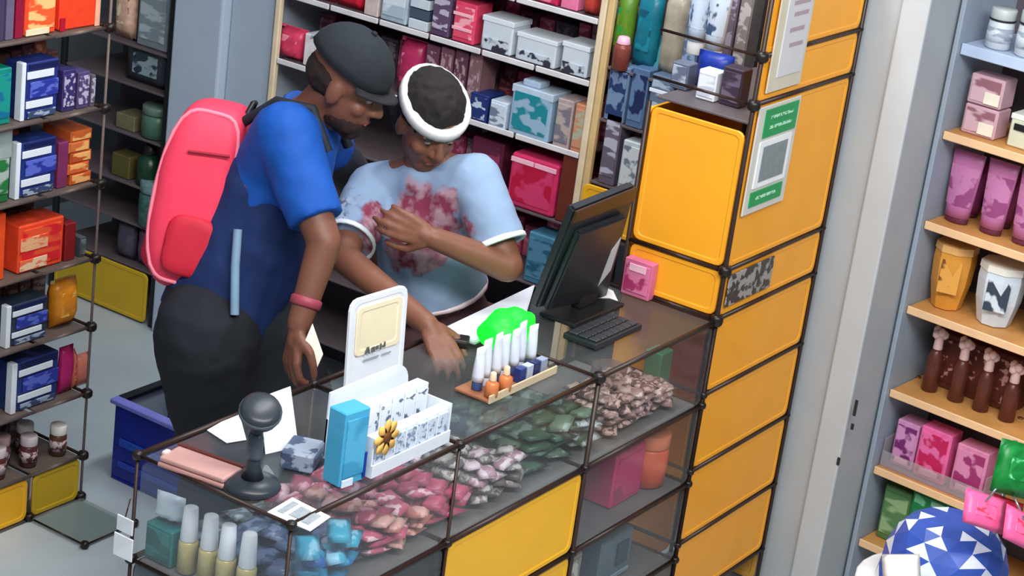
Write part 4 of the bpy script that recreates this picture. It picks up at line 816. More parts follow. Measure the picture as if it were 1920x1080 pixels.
# brown wallet
wl_ = empty('wallet', atz(376, 884, ZC)); wl_.rotation_euler = (0, 0, math.radians(-82)); tag(wl_, 'brown leather wallet lying on the counter left of the scanner', 'wallet')
box('lower_flap', (-0.08, -0.04, 0.0), (0.08, 0.04, 0.010), mat((176, 130, 124), 0.45, 0, 0.1), wl_, 0.004, 2); box('upper_flap', (-0.078, -0.036, 0.0105), (0.078, 0.036, 0.022), mat((188, 144, 138), 0.45, 0, 0.1), wl_, 0.004, 2)
box('stitched_edge', (-0.08, 0.03, 0.022), (0.08, 0.04, 0.026), mat((92, 40, 30), 0.5), wl_, 0.001); box('clasp', (-0.085, -0.02, 0.008), (-0.072, 0.0, 0.026), mat((226, 200, 196), 0.3), wl_, 0.004, 2)
# papers
pp = [atz(x, y, ZC + 0.002) for x, y in ((388, 806), (448, 772), (462, 824), (425, 830))]
o = quad_slab('paper_slip', pp[::-1], 0.0015, mat((238, 240, 242), 0.6, 0, 0.02), None, True); tag(o, 'white paper slip on the rear counter edge left of scanner', 'paper')
a = atz(500, 850, ZC); 
o = quad_slab('receipt', [D(498, 852, a.length if False else (a - CAM).dot(CFW)), D(560, 838, (atz(560, 838, ZC) - CAM).dot(CFW)), D(545, 724, (atz(560, 838, ZC) - CAM).dot(CFW) + 0.01), D(488, 745, (a - CAM).dot(CFW) + 0.01)], 0.002, mat((224, 230, 238), 0.6, 0, 0.04)); tag(o, 'white receipt paper standing up behind the scanner', 'paper')
o = link('sachet_box', box_mesh((0.09, 0.07, 0.04), 0.004), P2((150, 160, 176), (70, 84, 110), 50)); o.location = atz(565, 868, ZC) + Vector((0, 0, 0.02)); o.rotation_euler = (0, 0, 0.4); tag(o, 'small grey-blue printed box on counter beside cyan carton', 'box')
# crumpled white bag with teal packet
tb = carton('teal_carton', (2.945, 2.60, ZI), 'x', 0.075, 0.085, 0.07, mat((36, 116, 116), 0.4, 0, 0.25), 'teal carton inside the counter at its rear left corner', 'carton', printed((40, 120, 116), (20, 90, 84), 30))
o = link('plastic_bag', pouch_mesh(0.07, 0.06, 0.04, mat((226, 236, 244), 0.35, 0, 0.05), 6, 31)); o.location = (2.96, 2.60, ZI + 0.088); o.rotation_euler = (0.0, 0.0, -1.4); tag(o, 'small crumpled white plastic bag on teal carton in the counter', 'bag')
# round white mirror outside the counter's end
mr = empty('white_sticker_roll', (X0 - 0.012, 2.60, 0.70)); 
bpy.data.objects.remove(mr)
tr = empty('white_hanger_tag', (X0 - 0.008, 2.645, 0.80)); tag(tr, 'white two-piece tag hanging on the rear post of counter end', 'tag')
box('upper_card', (-0.004, -0.005, 0.02), (0.0, 0.04, 0.055), mat((226, 230, 234), 0.4), tr, 0.001); box('lower_card', (-0.004, -0.008, -0.04), (0.0, 0.045, 0.012), mat((238, 240, 244), 0.4), tr, 0.001); rod(tr, tr.location + Vector((0.0, 0.02, 0.055)), tr.location + Vector((0.0, 0.01, 0.10)), 0.0015)

# tray of white testers, glowing green blob and the white pad near the monitor
tt = empty('tester_tray', ((3.72 + 3.98) / 2, 2.36, ZC)); tag(tt, 'wooden tester tray in front of the glowing green blob', 'tray')
box('tray_base', (-0.14, -0.035, 0), (0.14, 0.06, 0.008), mat((150, 96, 66), 0.5, 0, 0.2), tt, 0.002); box('front_lip', (-0.14, -0.04, 0), (0.14, -0.035, 0.02), mat((206, 184, 150), 0.45), tt, 0.001)
for k in range(7):
    x = 3.74 + k * 0.036
    squeeze_tube('tester_tube', (x, 2.365 + 0.006 * (k % 2), ZC + 0.0085), 'y', 0.034, 0.105 + 0.008 * (k % 3), mat((222, 230, 242), 0.3, 0, 0.03), mat((206, 214, 226) if k % 2 else (60, 80, 130), 0.35), ord_[k] + ' white tester tube from the left in the tray', 'tube', 'white tester tubes', None, 0.2, 0.03, 0.1 * ((k * 7) % 3 - 1))
for k in range(4):
    x = 3.86 + k * 0.03; carton('mini_carton', (x, 2.332, ZC + 0.0085), 'y', 0.024, 0.035, 0.02, mat(((40, 56, 120), (180, 190, 210), (40, 50, 96), (150, 160, 186))[k], 0.4), ('first', 'second', 'third', 'fourth')[k] + ' mini blue-white carton from left in front of testers', 'carton', None, (), 'mini cartons in the tester tray')
for k in range(2):
    x = 3.735 + k * 0.055; bottle('amber_vial', (x, 2.335, ZC + 0.0085), 0.016, 0.06, mat((206, 120, 70), 0.3, 0, 0.2), mat((236, 206, 170), 0.4), ('left', 'right')[k] + ' amber vial at the left end of the tester tray', 'vial', 'amber vials', 0.35)
gl = empty('green_blob', (4.0, 2.475, ZC)); tag(gl, 'glowing vivid green round blob beside the monitor', 'emitter')  # bright green spot, drawn as a self-glowing blob on a base
bm = bmesh.new(); bmesh.ops.create_icosphere(bm, subdivisions=4, radius=1.0)
for v in bm.verts:
    nn = noise.noise(v.co * 2.2 + Vector((3, 1, 7))); v.co *= 1 + 0.16 * nn; v.co = Vector((v.co.x * 0.085, v.co.y * 0.06, v.co.z * 0.052))
link('glowing_blob', to_mesh('glow', bm, True), emit((6, 250, 40), 1.2), gl, (0, 0, 0.058)); link('base', lathe_mesh([(0.04, 0), (0.042, 0.003), (0.038, 0.014)], 20), mat((20, 120, 90), 0.4), gl)
pd = [atz(x, y, ZC + 0.019) for x, y in ((818, 620), (1003, 532), (985, 592), (892, 640))]
o = quad_slab('paper_pad', pd[::-1], 0.011, mat((226, 230, 240), 0.5, 0, 0.02), None, True); tag(o, 'white paper pad on the rear counter edge under the green blob', 'pad')
# card reader held at the pad
cr_ = empty('card_reader', atz(852, 648, ZC) + Vector((0, 0, 0.004))); cr_.rotation_euler = (0.0, 0, math.radians(-60)); tag(cr_, 'small black card reader by the hand on the counter', 'card reader')
box('body', (-0.035, -0.025, 0), (0.035, 0.025, 0.02), mat((34, 26, 26), 0.35), cr_, 0.006, 2); box('screen', (-0.02, -0.012, 0.0205), (0.01, 0.012, 0.022), mat((120, 116, 116), 0.3), cr_)
# monitor (its back to us), leaning
MV = 2.44
mon = empty('monitor', (4.43, 2.50, ZC)); tag(mon, 'black monitor seen from behind beside the yellow panel', 'monitor')
mBL = aty(992, 592, 2.50); mBR = aty(1140, 575, 2.50)
TLp = aty(1080, 396, 2.40); TRp = aty(1195, 350, 2.40)
BLp = aty(1006, 580, 2.53); BRp = aty(1140, 548, 2.53)
quad_slab('screen_housing', [BLp, BRp, TRp, TLp], 0.028, mat((40, 44, 50), 0.4, 0, 0.1), mon)
nrm = (BRp - BLp).cross(TLp - BLp).normalized()
def mq(u, v, off): return BLp.lerp(BRp, u).lerp(TLp.lerp(TRp, u), v) + nrm * off
quad_slab('rear_cover', [mq(0.06, 0.02, 0.02), mq(0.9, 0.02, 0.02), mq(0.86, 0.8, 0.02), mq(0.1, 0.8, 0.02)], 0.02, mat((34, 40, 46), 0.35, 0, 0.1), mon)
quad_slab('top_bezel', [mq(0.0, 0.88, 0.004), mq(1.0, 0.88, 0.004), mq(1.0, 1.0, 0.004), mq(0.0, 1.0, 0.004)], 0.006, mat((74, 46, 30), 0.4, 0, 0.15), mon)
quad_slab('white_sticker', [mq(0.70, 0.16, 0.021), mq(0.83, 0.30, 0.021), mq(0.84, 0.62, 0.021), mq(0.74, 0.50, 0.021)], 0.002, mat((206, 208, 212), 0.4), mon)
box('stand_foot', (-0.16, -0.05, 0), (0.08, 0.06, 0.012), mat((30, 32, 36), 0.4), mon, 0.004, 2); box('stand_neck', (-0.06, 0.0, 0.012), (0.02, 0.03, 0.14), mat((30, 32, 36), 0.4), mon, 0.004, 2)
kb = empty('keypad', (4.30, 2.385, ZC)); tag(kb, 'dark keypad lying on the clear top in front of monitor', 'keypad')
box('body', (-0.11, -0.05, 0), (0.11, 0.05, 0.016), mat((38, 42, 48), 0.4), kb, 0.004, 2)
for i in range(7):
    for j in range(3): box('key', (-0.1 + i * 0.029, -0.042 + j * 0.029, 0.016), (-0.1 + i * 0.029 + 0.025, -0.042 + j * 0.029 + 0.025, 0.021), mat((58, 62, 68), 0.4), kb, 0.002)
o = quad_slab('paper_tent', [atz(1095, 577, ZC), atz(1165, 577, ZC), atz(1150, 545, ZC + 0.02), atz(1135, 538, ZC + 0.03)], 0.003, mat((220, 222, 222), 0.5)); tag(o, 'folded white paper at the monitor foot', 'paper')
pk = carton('pink_carton', (4.60, 2.475, ZC), 'x', 0.085, 0.10, 0.03, mat((214, 110, 150), 0.4, 0, 0.15), 'pink carton leaning at the foot of the yellow column', 'carton', printed((220, 120, 160), (170, 50, 100), 24, 0.9), ((0.2, 0.8, 0.7, 0.9, mat((246, 190, 206), 0.4)),))

# blue crate standing on the floor behind the left shelf's end
cr = empty('blue_crate', (4.40, 3.86, 0)); tag(cr, 'deep blue plastic crate with dark rim standing on the floor', 'crate')
BL = mat((28, 44, 150), 0.4, 0, 0.2); BLL = mat((126, 130, 214), 0.35, 0, 0.1)
for (lo, hi, m, n) in (((-0.12, -0.19, 0), (0.12, 0.13, 0.01), BL, 'crate_floor'), ((-0.12, -0.19, 0.01), (-0.11, 0.13, 0.25), BL, 'side_wall'), ((0.11, -0.19, 0.01), (0.12, 0.13, 0.25), BL, 'side_wall'), ((-0.11, -0.19, 0.01), (0.11, -0.18, 0.25), BL, 'side_wall'), ((-0.11, 0.12, 0.01), (0.11, 0.13, 0.25), mat((150, 164, 176), 0.4), 'side_wall')):
    box(n, lo, hi, m, cr, 0.003)
for (lo, hi, m) in (((-0.135, -0.2, 0.25), (-0.1, 0.14, 0.266), BLL), ((0.1, -0.2, 0.25), (0.135, 0.14, 0.266), BLACK), ((-0.1, -0.2, 0.25), (0.1, -0.17, 0.266), BLL), ((-0.1, 0.11, 0.25), (0.1, 0.14, 0.266), BLACK)): box('rim', lo, hi, m, cr, 0.003)
box('rib', (-0.126, -0.15, 0.12), (-0.12, 0.10, 0.145), mat((40, 84, 190), 0.4), cr, 0.002); box('rib', (-0.126, -0.15, 0.05), (-0.12, 0.10, 0.07), mat((40, 70, 180), 0.4), cr, 0.002)

# ------------------------------------------------------------------ people
def blob(name, parts, m, parent=None, voxel=0.006, smooth=6, wrinkle=0.0, wscale=14.0, cut=None):
    """one continuous skin around tapered limbs and ellipsoids: parts = ('c', p0, r0, p1, r1) | ('f', p0, r0, p1, r1) flat-ended | ('e', centre, 3x3 axes, radii)"""
    bm = bmesh.new()
    def sph(c, r):
        q = bmesh.ops.create_icosphere(bm, subdivisions=2, radius=1.0)['verts']
        for v in q: v.co = Vector(c) + v.co * r
    for p in parts:
        if p[0] == 'e':
            q = bmesh.ops.create_icosphere(bm, subdivisions=3, radius=1.0)['verts']; Mx = p[2]
            for v in q: v.co = Vector(p[1]) + Mx @ Vector((v.co.x * p[3][0], v.co.y * p[3][1], v.co.z * p[3][2]))
            continue
        a, ra, b, rb = Vector(p[1]), p[2], Vector(p[3]), p[4]
        d = b - a; L_ = d.length
        q = bmesh.ops.create_cone(bm, cap_ends=True, segments=20, radius1=ra, radius2=rb, depth=L_)['verts']
        R_ = d.to_track_quat('Z', 'Y').to_matrix(); sq = p[5] if len(p) > 5 else None
        for v in q:
            co = R_ @ v.co
            if sq is not None: ax, f = sq; co = co - ax * (co.dot(ax) * (1 - f))
            v.co = co + (a + b) / 2
        if p[0] == 'c': sph(a, ra); sph(b, rb)
        elif p[0] == 'h': sph(a, ra)
    me = bpy.data.meshes.new('tmp'); bm.to_mesh(me); bm.free()
    o = bpy.data.objects.new('tmp', me); COL.objects.link(o)
    md = o.modifiers.new('r', 'REMESH'); md.mode = 'VOXEL'; md.voxel_size = voxel; md.use_smooth_shade = True
    if smooth:
        sm = o.modifiers.new('s', 'SMOOTH'); sm.factor = 0.5; sm.iterations = smooth
    dg = bpy.context.evaluated_depsgraph_get(); dg.update()
    out = bpy.data.meshes.new_from_object(o.evaluated_get(dg)); bpy.data.objects.remove(o)
    if wrinkle:
        for v, nv in zip(out.vertices, [q.normal.copy() for q in out.vertices]):
            n_ = noise.noise(v.co * wscale) + 0.5 * noise.noise(v.co * wscale * 2.3 + Vector((5, 2, 9)))
            v.co += nv * wrinkle * n_
    for p in out.polygons: p.use_smooth = True
    base = parent.location if parent is not None else Vector()
    out.transform(Matrix.Translation(-base)); out.materials.clear()
    q = link(name, out, m, parent); return q
def axes(f, u):
    """columns: right, forward, up"""
    f = f.normalized(); r = f.cross(u).normalized(); u2 = r.cross(f).normalized()
    return Matrix((r, f, u2)).transposed()
def head_parts(c, M, s=1.0, beard=False):
    P = []
    def at(x, y, z): return c + M @ Vector((x * s, y * s, z * s))
    P.append(('e', at(0, -0.012, 0.035), M, (0.076 * s, 0.095 * s, 0.088 * s)))
    P.append(('e', at(0, 0.018, -0.025), M, (0.062 * s, 0.070 * s, 0.085 * s)))
    P.append(('e', at(0, 0.045, -0.085), M, (0.035 * s, 0.035 * s, 0.026 * s)))
    P.append(('c', at(0, 0.083, 0.018), 0.008 * s, at(0, 0.102, -0.020), 0.0125 * s))
    for sx in (-1, 1):
        P.append(('e', at(sx * 0.012, 0.090, -0.024), M, (0.010 * s, 0.010 * s, 0.008 * s)))
        P.append(('e', at(sx * 0.074, -0.005, -0.008), M, (0.010 * s, 0.020 * s, 0.032 * s)))
        P.append(('e', at(sx * 0.032, 0.072, 0.030), M, (0.025 * s, 0.012 * s, 0.008 * s)))
        P.append(('e', at(sx * 0.038, 0.055, -0.022), M, (0.022 * s, 0.022 * s, 0.020 * s)))
    P.append(('e', at(0, 0.080, -0.050), M, (0.023 * s, 0.011 * s, 0.006 * s)))
    P.append(('e', at(0, 0.078, -0.060), M, (0.020 * s, 0.011 * s, 0.007 * s)))
    return P
def face_bits(parent, c, M, s=1.0, hairc=(26, 20, 18)):
    for sx in (-1, 1):
        p = c + M @ Vector((sx * 0.031 * s, 0.0715 * s, 0.008 * s))
        e = link('eye', lathe_mesh([(0.002, -0.0055), (0.007, -0.004), (0.0095, 0), (0.007, 0.004), (0.002, 0.0055)], 12), mat((170, 160, 152), 0.3), parent); e.location = p - parent.location; e.scale = (s, s, s)
        i_ = link('iris', lathe_mesh([(0.002, -0.004), (0.0045, 0), (0.002, 0.004)], 10), mat((30, 20, 16), 0.3), e); i_.location = (M @ Vector((0, 0.0075, -0.001)))
        bq = link('eyebrow', box_mesh((0.034 * s, 0.007 * s, 0.007 * s), 0.003), mat(hairc, 0.8), parent); bq.matrix_basis = Matrix.Translation(c + M @ Vector((sx * 0.034 * s, 0.083 * s, 0.030 * s)) - parent.location) @ M.to_4x4()
    ms = link('mouth', box_mesh((0.040 * s, 0.006, 0.005 * s), 0.002), mat((120, 60, 56), 0.5), parent); ms.matrix_basis = Matrix.Translation(c + M @ Vector((0, 0.088 * s, -0.055 * s)) - parent.location) @ M.to_4x4()
def hand_parts(wrist, d, n, side, curl=0.5, s=1.0, spread=0.09):
    d = d.normalized(); n = (n - d * n.dot(d)).normalized(); t = d.cross(n).normalized() * side
    P = [('c', wrist - d * 0.02, 0.023 * s, wrist + d * 0.03 * s, 0.022 * s)]
    for k, (off, L_) in enumerate(((0.030, 0.066), (0.010, 0.076), (-0.011, 0.070), (-0.031, 0.054))):
        kn = wrist + d * (0.088 - 0.006 * abs(k - 1)) * s + t * off * s
        P.append(('c', wrist + d * 0.025 * s + t * off * 0.55 * s, 0.0150 * s, kn, 0.0115 * s))
        p = kn; a = curl * 0.55; dd = (d + t * (off * spread / 0.03)).normalized()
        for j, f in enumerate((0.45, 0.32, 0.23)):
            dir_ = dd * math.cos(a) + n * math.sin(a); q = p + dir_ * L_ * f * 1.15 * s
            P.append(('c', p, (0.0100 - 0.001 * j) * s, q, (0.0092 - 0.001 * j) * s)); p = q; a += curl
    b = wrist + d * 0.02 * s + t * 0.022 * s; m1 = b + (d * 0.6 + t * 0.65 + n * 0.35).normalized() * 0.045 * s; m2 = m1 + (d * 0.9 + t * 0.2 + n * 0.35).normalized() * 0.032 * s; m3 = m2 + (d * 0.95 - t * 0.05 + n * 0.3).normalized() * 0.026 * s
    P += [('c', b, 0.0155 * s, m1, 0.012 * s), ('c', m1, 0.012 * s, m2, 0.0105 * s), ('c', m2, 0.0105 * s, m3, 0.009 * s)]
    return P
SC_R = Vector((0.527, -0.85, 0)); TOCAM = Vector((-0.82, -0.57, 0)).normalized(); UPV = Vector((0, 0, 1))

# ---- man with the red backpack
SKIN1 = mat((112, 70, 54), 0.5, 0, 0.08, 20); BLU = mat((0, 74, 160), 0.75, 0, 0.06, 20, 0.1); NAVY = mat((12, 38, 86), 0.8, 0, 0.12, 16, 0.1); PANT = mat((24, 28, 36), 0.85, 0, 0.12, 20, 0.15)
man = empty('person', (3.78, 3.11, 0)); tag(man, 'person in black cap and blue shirt carrying a red backpack', 'person')
hips = D(405, 600, 5.20); waist = D(455, 490, 5.18); chest = D(515, 340, 5.14); nb = D(575, 232, 5.12); hc = D(650, 160, 5.04)
shR = D(535, 250, 4.99); shL = D(590, 240, 5.27)
elR = D(608, 455, 4.94); wrR = D(560, 610, 4.93)
elL = D(664, 330, 5.58); wrL = D(690, 420, 5.68)
hipR = D(385, 625, 5.12); hipL = D(480, 615, 5.26)
kR = Vector((3.70, 2.95, 0.50)); kL = Vector((3.92, 3.05, 0.50))
kR = D(420, 850, 5.42); kR.z = 0.50; kL = D(610, 815, 5.40); kL.z = 0.5
aR = Vector((kR.x - 0.06, kR.y + 0.05, 0.09)); aL = Vector((kL.x - 0.02, kL.y + 0.03, 0.09))
face1 = (SC_R * 1.0 + TOCAM * 0.22 + Vector((0, 0, -0.42))).normalized(); M1 = axes(face1, UPV)
fdir = SC_R
BP = head_parts(hc, M1, 1.0)
BP += [('c', nb, 0.062, hc + M1 @ Vector((0, -0.02, -0.03)), 0.055), ('c', hips, 0.125, waist, 0.120), ('c', waist, 0.120, chest, 0.130), ('c', chest, 0.125, nb, 0.075), ('c', shR, 0.06, chest, 0.1), ('c', shL, 0.06, chest, 0.1), ('c', nb, 0.065, shR, 0.055), ('c', nb, 0.065, shL, 0.055),
       ('c', shR, 0.052, elR, 0.042), ('c', elR, 0.041, wrR, 0.029), ('c', shL, 0.052, elL, 0.042), ('c', elL, 0.041, wrL, 0.029),
       ('c', hipR, 0.10, kR, 0.065), ('c', kR, 0.063, aR, 0.042), ('c', hipL, 0.10, kL, 0.065), ('c', kL, 0.063, aL, 0.042), ('c', hips, 0.12, hipR, 0.1), ('c', hips, 0.12, hipL, 0.1)]
for a_ in (aR, aL):
    BP.append(('c', a_ - Vector((0, 0, 0.04)), 0.04, a_ + fdir * 0.13 - Vector((0, 0, 0.05)), 0.032))
hdir = (D(545, 690, 4.93) - wrR).normalized(); pn = (SC_R * 0.8 + TOCAM * -0.5).normalized()
BP += hand_parts(wrR + hdir * 0.01, hdir, pn, 1, 0.75)
BP += hand_parts(wrL, (wrL - elL), Vector((0, 0, -1)), 1, 0.4)
blob('body', BP, SKIN1, man, 0.0055, 4)
face_bits(man, hc, M1)
# beard along the jaw
blob('beard', [('e', hc + M1 @ Vector((0, 0.028, -0.072)), M1, (0.057, 0.062, 0.036)), ('e', hc + M1 @ Vector((0, 0.05, -0.092)), M1, (0.036, 0.036, 0.024))], mat((40, 20, 20), 0.9, 0, 0.3, 60), man, 0.006, 3, 0.004, 60)
# hair below the cap
blob('hair', [('e', hc + M1 @ Vector((0, -0.03, 0.012)), M1, (0.077, 0.083, 0.066))], mat((34, 22, 20), 0.9, 0, 0.3, 60), man, 0.006, 2, 0.003, 60)
# cap
CAPM = mat((27, 33, 40), 0.85, 0, 0.08, 30, 0.15)
bm = bmesh.new(); bmesh.ops.create_uvsphere(bm, u_segments=24, v_segments=14, radius=1.0)
bmesh.ops.delete(bm, geom=[v for v in bm.verts if v.co.z < -0.12], context='VERTS')
for v in bm.verts: v.co = Vector((v.co.x * 0.090, v.co.y * 0.112, v.co.z * 0.098))
capo = link('cap', to_mesh('cap', bm, True), CAPM, man); capo.modifiers.new('t', 'SOLIDIFY').thickness = 0.004
CM = Matrix.Translation(hc + M1 @ Vector((0, -0.014, 0.050)) - man.location) @ M1.to_4x4() @ Matrix.Rotation(math.radians(-8), 4, 'X'); capo.matrix_basis = CM
bm = bmesh.new(); rows = []
for j in range(5):
    t = j / 4; row = []
    for i in range(13):
        a = math.radians(-62 + 124 * i / 12); r_ = 1 + 0.34 * t * math.cos(a) ** 0.7
        row.append(bm.verts.new((0.088 * math.sin(a) * (1 + 0.08 * t), 0.108 * math.cos(a) * r_, 0.004 - 0.004 * t - 0.022 * abs(math.sin(a)) ** 2 * (0.3 + t * 0.7))))
    rows.append(row)
for a, b in zip(rows, rows[1:]):
    for i in range(12): bm.faces.new((a[i], a[i + 1], b[i + 1], b[i]))
vz = link('visor', to_mesh('visor', bm, True), mat((30, 28, 32), 0.8), capo); vz.modifiers.new('t', 'SOLIDIFY').thickness = 0.004
link('button', lathe_mesh([(0.008, 0), (0.006, 0.006)], 10), CAPM, capo, (0, 0, 0.098))
ba = link('back_strap', box_mesh((0.05, 0.006, 0.012), 0.002), mat((120, 130, 138), 0.6), capo, (0, -0.112, 0.0))
# shirt: bright blue yoke and sleeves, navy lower body
SH = [('c', chest - Vector((0, 0, 0.03)), 0.142, nb - Vector((0, 0, 0.03)), 0.088), ('c', shR, 0.082, chest, 0.12), ('c', shL, 0.078, chest, 0.12), ('c', nb - Vector((0, 0, 0.03)), 0.078, shR, 0.078), ('c', nb - Vector((0, 0, 0.03)), 0.078, shL, 0.076),
      ('h', shR, 0.080, shR.lerp(elR, 0.80), 0.068), ('h', shL, 0.072, shL.lerp(elL, 0.45), 0.062)]
blob('shirt_upper', SH, BLU, man, 0.008, 8, 0.005, 11)
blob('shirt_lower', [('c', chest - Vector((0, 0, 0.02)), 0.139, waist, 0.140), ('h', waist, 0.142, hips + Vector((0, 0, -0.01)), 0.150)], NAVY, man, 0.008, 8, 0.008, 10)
blob('far_sleeve_shaded', [('h', shL.lerp(elL, 0.4), 0.058, shL.lerp(elL, 0.98), 0.052), ('f', elL, 0.05, elL.lerp(wrL, 0.7), 0.045)], mat((52, 52, 66), 0.8), man, 0.008, 4)  # shade on the far arm is put into this dark sleeve colour
rg = link('collar', lathe_mesh([(0.070, -0.01), (0.078, 0.0), (0.074, 0.012), (0.066, 0.012)], 24), mat((20, 70, 150), 0.7), man); rg.matrix_basis = Matrix.Translation(nb - man.location + Vector((0, 0, 0.015))) @ (hc - nb).to_track_quat('Z', 'Y').to_matrix().to_4x4()
# trousers
PT = [('c', hips - Vector((0, 0, 0.01)), 0.145, hips + Vector((0, 0, 0.02)), 0.142), ('c', hips, 0.14, hipR, 0.132), ('c', hips, 0.14, hipL, 0.132), ('c', hipR, 0.132, kR, 0.105), ('h', kR, 0.103, aR - Vector((0, 0, 0.02)), 0.085), ('c', hipL, 0.132, kL, 0.105), ('h', kL, 0.103, aL - Vector((0, 0, 0.02)), 0.085)]
blob('trousers', PT, PANT, man, 0.009, 6, 0.007, 9)
for a_ in (aR, aL):
    g0 = Vector((a_.x, a_.y, 0.047)); blob('shoe', [('c', g0 - fdir * 0.03, 0.046, g0 + fdir * 0.14, 0.042), ('c', g0 + Vector((0, 0, 0.01)), 0.046, a_ + Vector((0, 0, 0.0)), 0.05)], mat((30, 30, 34), 0.6), man, 0.008, 4)
# wristband
wb_ = link('wristband', lathe_mesh([(0.034, -0.012), (0.038, -0.008), (0.038, 0.008), (0.034, 0.012)], 16), mat((150, 60, 76), 0.5), man); wb_.matrix_basis = Matrix.Translation(elR.lerp(wrR, 0.72) - man.location) @ (wrR - elR).to_track_quat('Z', 'Y').to_matrix().to_4x4()
# card in his hand
cp = [D(568, 648, 4.895), D(590, 700, 4.895), D(606, 664, 4.90), D(586, 606, 4.90)]
o = quad_slab('white_card', cp, 0.003, mat((226, 222, 206), 0.45)); tag(o, 'small pale card held by the person with the backpack', 'card')
# ---- backpack
bpk = empty('backpack', D(390, 366, 5.20)); tag(bpk, 'bright red backpack worn by the person in the black cap', 'backpack')
RED = mat((232, 58, 88), 0.6, 0, 0.06, 14, 0.1); RED2 = mat((196, 28, 54), 0.65, 0, 0.1, 14); REDL = mat((240, 130, 150), 0.55)
bc = bpk.location; bup = (D(428, 190, 5.17) - D(352, 520, 5.23)).normalized(); bout = (-SC_R - bup * (-SC_R).dot(bup)).normalized(); bsd = bup.cross(bout).normalized()
BMx = Matrix((bsd, bout, bup)).transposed()
def bpp(x, y, z): return bc + BMx @ Vector((x, y, z))
bm = bmesh.new(); bmesh.ops.create_cube(bm, size=2.0); bmesh.ops.subdivide_edges(bm, edges=list(bm.edges), cuts=9, use_grid_fill=True)
def bag_co(x, y, z):
    n6 = (abs(x) ** 5 + abs(y) ** 5 + abs(z) ** 5) ** 0.2
    x, y, z = x / n6, y / n6, z / n6
    bulge = 1.04 - 0.16 * max(0, z) ** 2 - 0.22 * min(0, z) ** 2
    return Vector((x * 0.145 * (1 - 0.12 * max(0, z) ** 2), 0.012 + y * 0.094 * bulge + 0.012 * (1 - z * z), z * 0.235))
for v in bm.verts:
    co = bag_co(*v.co); x, y, z = v.co; n6 = (abs(x) ** 5 + abs(y) ** 5 + abs(z) ** 5) ** 0.2
    co += Vector((0, 0.006 * noise.noise(co * 12), 0.004 * noise.noise(co * 9)))
    v.co = BMx @ co
link('main_bag', to_mesh('bag', bm, True), RED, bpk)
pp_ = []
for sz in (-0.16, -0.13, -0.10, -0.07, -0.04): pp_ += [('c', bpp(-0.075, 0.075, sz), 0.045, bpp(0.075, 0.075, sz), 0.045)]
blob('front_pocket', pp_, RED2, bpk, 0.007, 8, 0.002)
csd = 1 if bsd.dot(TOCAM) > 0 else -1
for xs_ in (-0.93, 0.93):
    pts = []
    for k in range(41):
        a = 2 * math.pi * k / 40; cy, cz = math.cos(a), math.sin(a); q = max(abs(cy), abs(cz))
        pts.append(bc + BMx @ bag_co(xs_, cy / (abs(cy) ** 4 + abs(cz) ** 4) ** 0.25, cz / (abs(cy) ** 4 + abs(cz) ** 4) ** 0.25))
    tube('piping', pts, 0.0055, REDL, bpk)
bmq = bmesh.new(); bmesh.ops.create_cube(bmq, size=2.0); bmesh.ops.subdivide_edges(bmq, edges=list(bmq.edges), cuts=5, use_grid_fill=True)
for v in bmq.verts:
    x, y, z = v.co; n6 = (abs(x) ** 4 + abs(y) ** 4 + abs(z) ** 4) ** 0.25; x, y, z = x / n6, y / n6, z / n6
    v.co = BMx @ Vector((csd * 0.137 + x * 0.022, -0.002 + y * 0.062 + 0.006 * noise.noise(Vector((y, z, x)) * 3), -0.115 + z * 0.075))
link('shading_pad', to_mesh('pad_mesh', bmq, True), RED2, bpk)  # added pad; shading low on the bag is put into its darker red
tube('zip_line', [bpp(csd * 0.148, 0.05 - 0.1 * t, 0.11 + 0.012 * t) for t in [k / 10 for k in range(11)]], 0.004, mat((150, 20, 44), 0.5), bpk)
tube('top_handle', [bpp(-0.03, -0.05, 0.21), bpp(-0.02, -0.06, 0.25), bpp(0.02, -0.06, 0.25), bpp(0.03, -0.05, 0.21)], 0.007, BLACK, bpk)
for sh_, sx in ((shR, 1), (shL, -1)):
    d_ = (sh_ - chest); up_ = Vector((0, 0, 1))
    tube('shoulder_strap', [bpp(-0.07 * (1 if (bpp(-0.07, 0, 0) - shR).length < (bpp(0.07, 0, 0) - shR).length else -1) * sx, -0.05, 0.20), sh_ * 0.55 + nb * 0.45 + Vector((0, 0, 0.062)) - SC_R * 0.05, sh_ * 0.7 + nb * 0.3 + Vector((0, 0, 0.06)) + SC_R * 0.045, sh_ * 0.75 + chest * 0.25 + SC_R * 0.11], 0.013, mat((24, 30, 40), 0.7), bpk)
tube('hanging_strap', [D(446, 430, 5.02), D(441, 500, 5.02), D(440, 590, 5.03)], 0.011, mat((120, 150, 176), 0.6), bpk)

# ---- person in the white t-shirt, leaning over the counter
SKIN2 = mat((122, 78, 60), 0.5, 0, 0.08, 20)
wm = empty('person', (4.22, 3.02, 0)); tag(wm, 'person in white t-shirt with pink print leaning over the counter', 'person')
h2 = D(803, 232, 5.24); n2 = D(800, 318, 5.33); ch2 = D(795, 410, 5.40); wa2 = D(815, 540, 5.50); hp2 = D(850, 640, 5.60)
sr2 = D(892, 335, 5.27); sl2 = D(700, 350, 5.40)
er2 = D(952, 500, 5.24); wr2 = D(812, 446, 5.15)
el2 = D(640, 480, 5.22); wl2 = D(800, 622, 5.05) + Vector((0, 0, 0.018))
face2 = (Vector((-0.42, -0.80, -0.50))).normalized(); M2 = axes(face2, UPV)
fd2 = Vector((-0.45, -0.9, 0)).normalized()
hpR = hp2 + Vector((0.08, -0.04, -0.02)); hpL = hp2 + Vector((-0.08, 0.04, -0.02))
